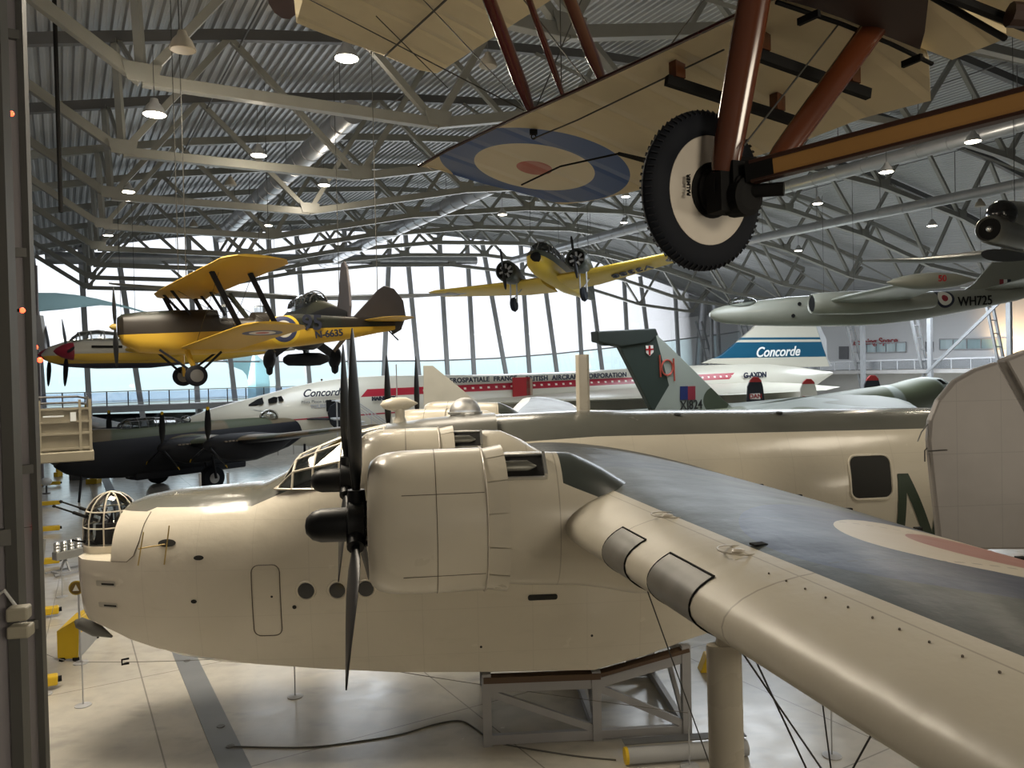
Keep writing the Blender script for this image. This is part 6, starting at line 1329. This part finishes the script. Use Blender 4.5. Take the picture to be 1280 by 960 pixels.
# aero engine on a stand
p = atz(82, 716, 0); en = thing('aero_engine', 'small silver inline aero engine on a display stand near the left wall', 'engine', p, 1.0)
mb = MB(); 
for y in (-.3, .3): mb.beam((-.5, y, .06), (.6, y, .06), .06); mb.beam((0, y, .06), (0, 0, .5), .05)
mb.beam((-.3, -.3, .06), (-.3, .3, .06), .06); mb.build('stand', STEELL, en)
mb = MB(); mb.box((.1, 0, .62), (.9, .32, .28)); mb.lathe([(0, .18), (.15, .2), (.3, .1)], (.55, 0, .62), n=14); cr_ = mb.build('crankcase', METAL, en, bevel=.03)
for k in range(4):
    mb = MB(); mb.lathe([(0, .09), (.06, .11), (.1, .09), (.16, .11), (.2, .09), (.26, .11), (.34, .07)], (-.25+.23*k, 0, .74), (0, 0, 1), 14); mb.build('cylinder', METAL, cr_, smooth=True)
mb = MB(); mb.poly([(-.75, -.02, .5), (-.68, -.02, .5), (-.58, -.02, 1.25), (-.66, -.02, 1.25)], (0, .05, 0)); mb.build('propeller_stub', METAL, en)
# reading lectern behind the bow
p = at(137, 655, 22.5); p.z = 0; lc = thing('reading_lectern', 'yellow sided lectern with a white sloping panel beyond the bow turret', 'lectern', p, .4)
mb = MB(); mb.box((0, 0, .5), (.12, .5, 1.0)); mb.box((.0, 0, .03), (.4, .6, .06)); mb.build('lectern_leg', YEL, lc)
mb = MB(); mb.poly([(-.35, -.35, 1.0), (.35, -.35, 1.28), (.35, .35, 1.28), (-.35, .35, 1.0)], (0, 0, .04)); mb.build('text_panel', WHITE, lc)
# bollards and bin far left
for (x, y, hh, wh) in ((117, 598, 1.35, 'square yellow bollard beneath the black bomber nose'), (73, 600, .9, 'short yellow post of the low rail by the far wall')):
    p = at(x, y, 48 if x > 100 else 52); p.z = 0; bl = thing('bollard', wh, 'bollard', p); mb = MB(); mb.box((0, 0, hh/2), (.34 if x > 100 else .16, .3, hh)); mb.build('bollard_post', YEL, bl, bevel=.03)
    mb = MB(); mb.box((0, 0, .15), (.7 if x > 100 else .3, .6, .3)); mb.build('bollard_base', YEL, bl, bevel=.03)
p = at(98, 598, 50); p.z = 0; bn = thing('waste_bin', 'grey bin with a green lid by the far left wall', 'bin', p); mb = MB(); mb.box((0, 0, .45), (.85, .7, .9)); mb.build('bin_body', STEELD, bn, bevel=.03); mb = MB(); mb.box((-.15, 0, 1.02), (.5, .5, .24)); mb.build('bin_lid', mat('lid_green', (.08, .22, .08), .5), bn, bevel=.05)
p = at(58, 608, 44); p.z = 0; dm = thing('floor_drum', 'small white domed lamp on a short post near the left wall', 'lamp', p); mb = MB(); mb.lathe([(0, .2), (.05, .2), (.06, .05), (.5, .05)], (0, 0, 0), (0, 0, 1), 16); mb.build('post', STEELD, dm); mb = MB(); mb.ball((0, 0, .7), .3, (1, 1, .8), 16); mb.build('dome', WHITE, dm, smooth=True)
a = B(6, 62, .5); mb = MB(); mb.beam(B(3, 64, .9), B(40, 64, .9), .25, 1.8); tag(mb.build('partition_wall', mat('partition_cream', lambda g: g.mix(g.lines(g.x, 1.1, .03), (.46, .44, .40), (.2, .19, .17)), .7)), 'low cream partition behind the black bomber', 'partition')
# yellow-ended roller beneath the cradle
p = atz(781, 955, 0); q = atz(930, 938, 0); q.y = p.y+.2; d = (q-p); rl = thing('padded_roller', 'long pale grey roller with yellow ends lying beside the cradle', 'roller', p); d.z = 0
mb = MB(); mb.lathe([(.04, .13), (d.length, .13)], (0, 0, .13), d, 24); mb.build('roller_body', LGREY, rl, smooth=True); mb = MB(); mb.lathe([(0, .132), (.05, .135)], (0, 0, .13), d, 24); mb.build('end_cap', YEL, rl)
mb = MB(); mb.beam((0, .12, .3), tuple(d+Vector((0, .12, .3))), .2, .02); mb.build('top_board', STEELD, rl)
p = atz(883, 838, 0); yb = thing('wheel_chock', 'yellow chock on the floor behind the cradle', 'chock', p); mb = MB(); mb.poly([(-.16, -.15, 0), (.2, -.15, 0), (.2, -.15, .36), (-.02, -.15, .36)], (0, .3, 0)); mb.build('chock_body', YEL, yb, bevel=.02)
# loose cable over the floor
pts = [atz(x, y, .012) for x, y in ((285, 933), (330, 934), (385, 934), (440, 928), (500, 918), (545, 905), (575, 901), (595, 911), (615, 926), (650, 934), (720, 945), (770, 950))]
sm = []
for i in range(len(pts)-1):
    p0, p1, p2, p3 = pts[max(i-1, 0)], pts[i], pts[i+1], pts[min(i+2, len(pts)-1)]
    for k in range(6): t = k/6; sm.append(.5*((2*p1)+(p2-p0)*t+(2*p0-5*p1+4*p2-p3)*t*t+(3*p1-p0-3*p2+p3)*t**3))
mb = MB(); mb.tube(sm+[pts[-1]], .014, 8); tag(mb.build('floor_cable', mat('cable_grey', (.11, .11, .10), .6), smooth=True), 'grey cable snaking over the concrete floor to the cradle', 'cable')
for (x, y, wh) in ((288, 933, 'dark floor socket where the grey cable ends'), (276, 908, 'oval cover set in the dark floor strip'), (234, 826, 'dark socket at the strip end under the bow')):
    mb = MB(); mb.lathe([(0, .075), (.012, .07)], atz(x, y, 0.006), (0, 0, 1), 16); tag(mb.build('floor_socket', STEELD), wh, 'socket')
# jacks and small wheels under the black bomber
for (x, y) in ((250, 598), (285, 598)):
    p = at(x, y, 34); p.z = 0; j = thing('support_jack', 'slim grey jack under the black bomber wing, '+('left' if x == 250 else 'right')+' of the pair', 'jack', p); mb = MB(); mb.tube([(0, 0, .0), (0, 0, 2.2)], .06, 8); mb.build('jack_column', STEELL, j); mb = MB(); 
    for k in range(3): a = 2*PI*k/3; mb.beam((0, 0, .6), (.5*math.cos(a), .5*math.sin(a), .03), .05)
    mb.build('tripod_leg', STEELL, j)

# visitor on the footbridge
def person(p, rz, lab, top, legs, hair):
    o = thing('person', lab, 'person', p, rz)
    me = bpy.data.meshes.new('body'); J = [(0, 0, .95), (0, 0, 1.15), (0, 0, 1.38), (0, 0, 1.50), (0, -.01, 1.60), (0, 0, 1.68), (-.1, 0, .9), (-.11, .01, .5), (-.11, .03, .08), (-.11, -.1, .04), (.1, 0, .9), (.12, .0, .5), (.13, .03, .08), (.13, -.1, .04),
        (-.18, 0, 1.40), (-.25, .03, 1.14), (-.18, -.2, 1.06), (-.12, -.27, 1.07), (.18, 0, 1.40), (.25, .03, 1.14), (.18, -.2, 1.06), (.12, -.27, 1.07)]
    E_ = [(0, 1), (1, 2), (2, 3), (3, 4), (4, 5), (0, 6), (6, 7), (7, 8), (8, 9), (0, 10), (10, 11), (11, 12), (12, 13), (2, 14), (14, 15), (15, 16), (16, 17), (2, 18), (18, 19), (19, 20), (20, 21)]
    Rr = [.15, .14, .16, .055, .085, .075, .09, .065, .045, .04, .09, .065, .045, .04, .06, .045, .035, .035, .06, .045, .035, .035]
    me.from_pydata(J, E_, []); b_ = bpy.data.objects.new('body', me); C.objects.link(b_); b_.parent = o
    b_.modifiers.new('skin', 'SKIN'); sv = me.skin_vertices[0].data
    for i, r in enumerate(Rr): sv[i].radius = (r, r*.8)
    sv[0].use_root = True; b_.modifiers.new('sub', 'SUBSURF').levels = 2; b_.modifiers['sub'].render_levels = 2
    me.materials.append(mat('person_cloth', lambda g: g.mix(g.z > 1.47, g.mix(g.z > .95, g.mix(g.z > .08, (.03, .03, .03), legs), top), (.45, .27, .19)), .7))
    mb = MB(); mb.ball((0, .015, 1.66), .105, (.95, 1.0, .9), 14); mb.build('hair', mat('hair', hair, .7), o, smooth=True)
    return o
v = ray(402, 470); l0 = CAM.dot(L); t_ = (68.7-l0)/v.dot(L); q = CAM+v*t_
person((q.x, q.y, 4.4), .3, 'person in a pink top and dark vest leaning on the footbridge railing', (.55, .30, .30), (.05, .05, .07), (.12, .07, .04))
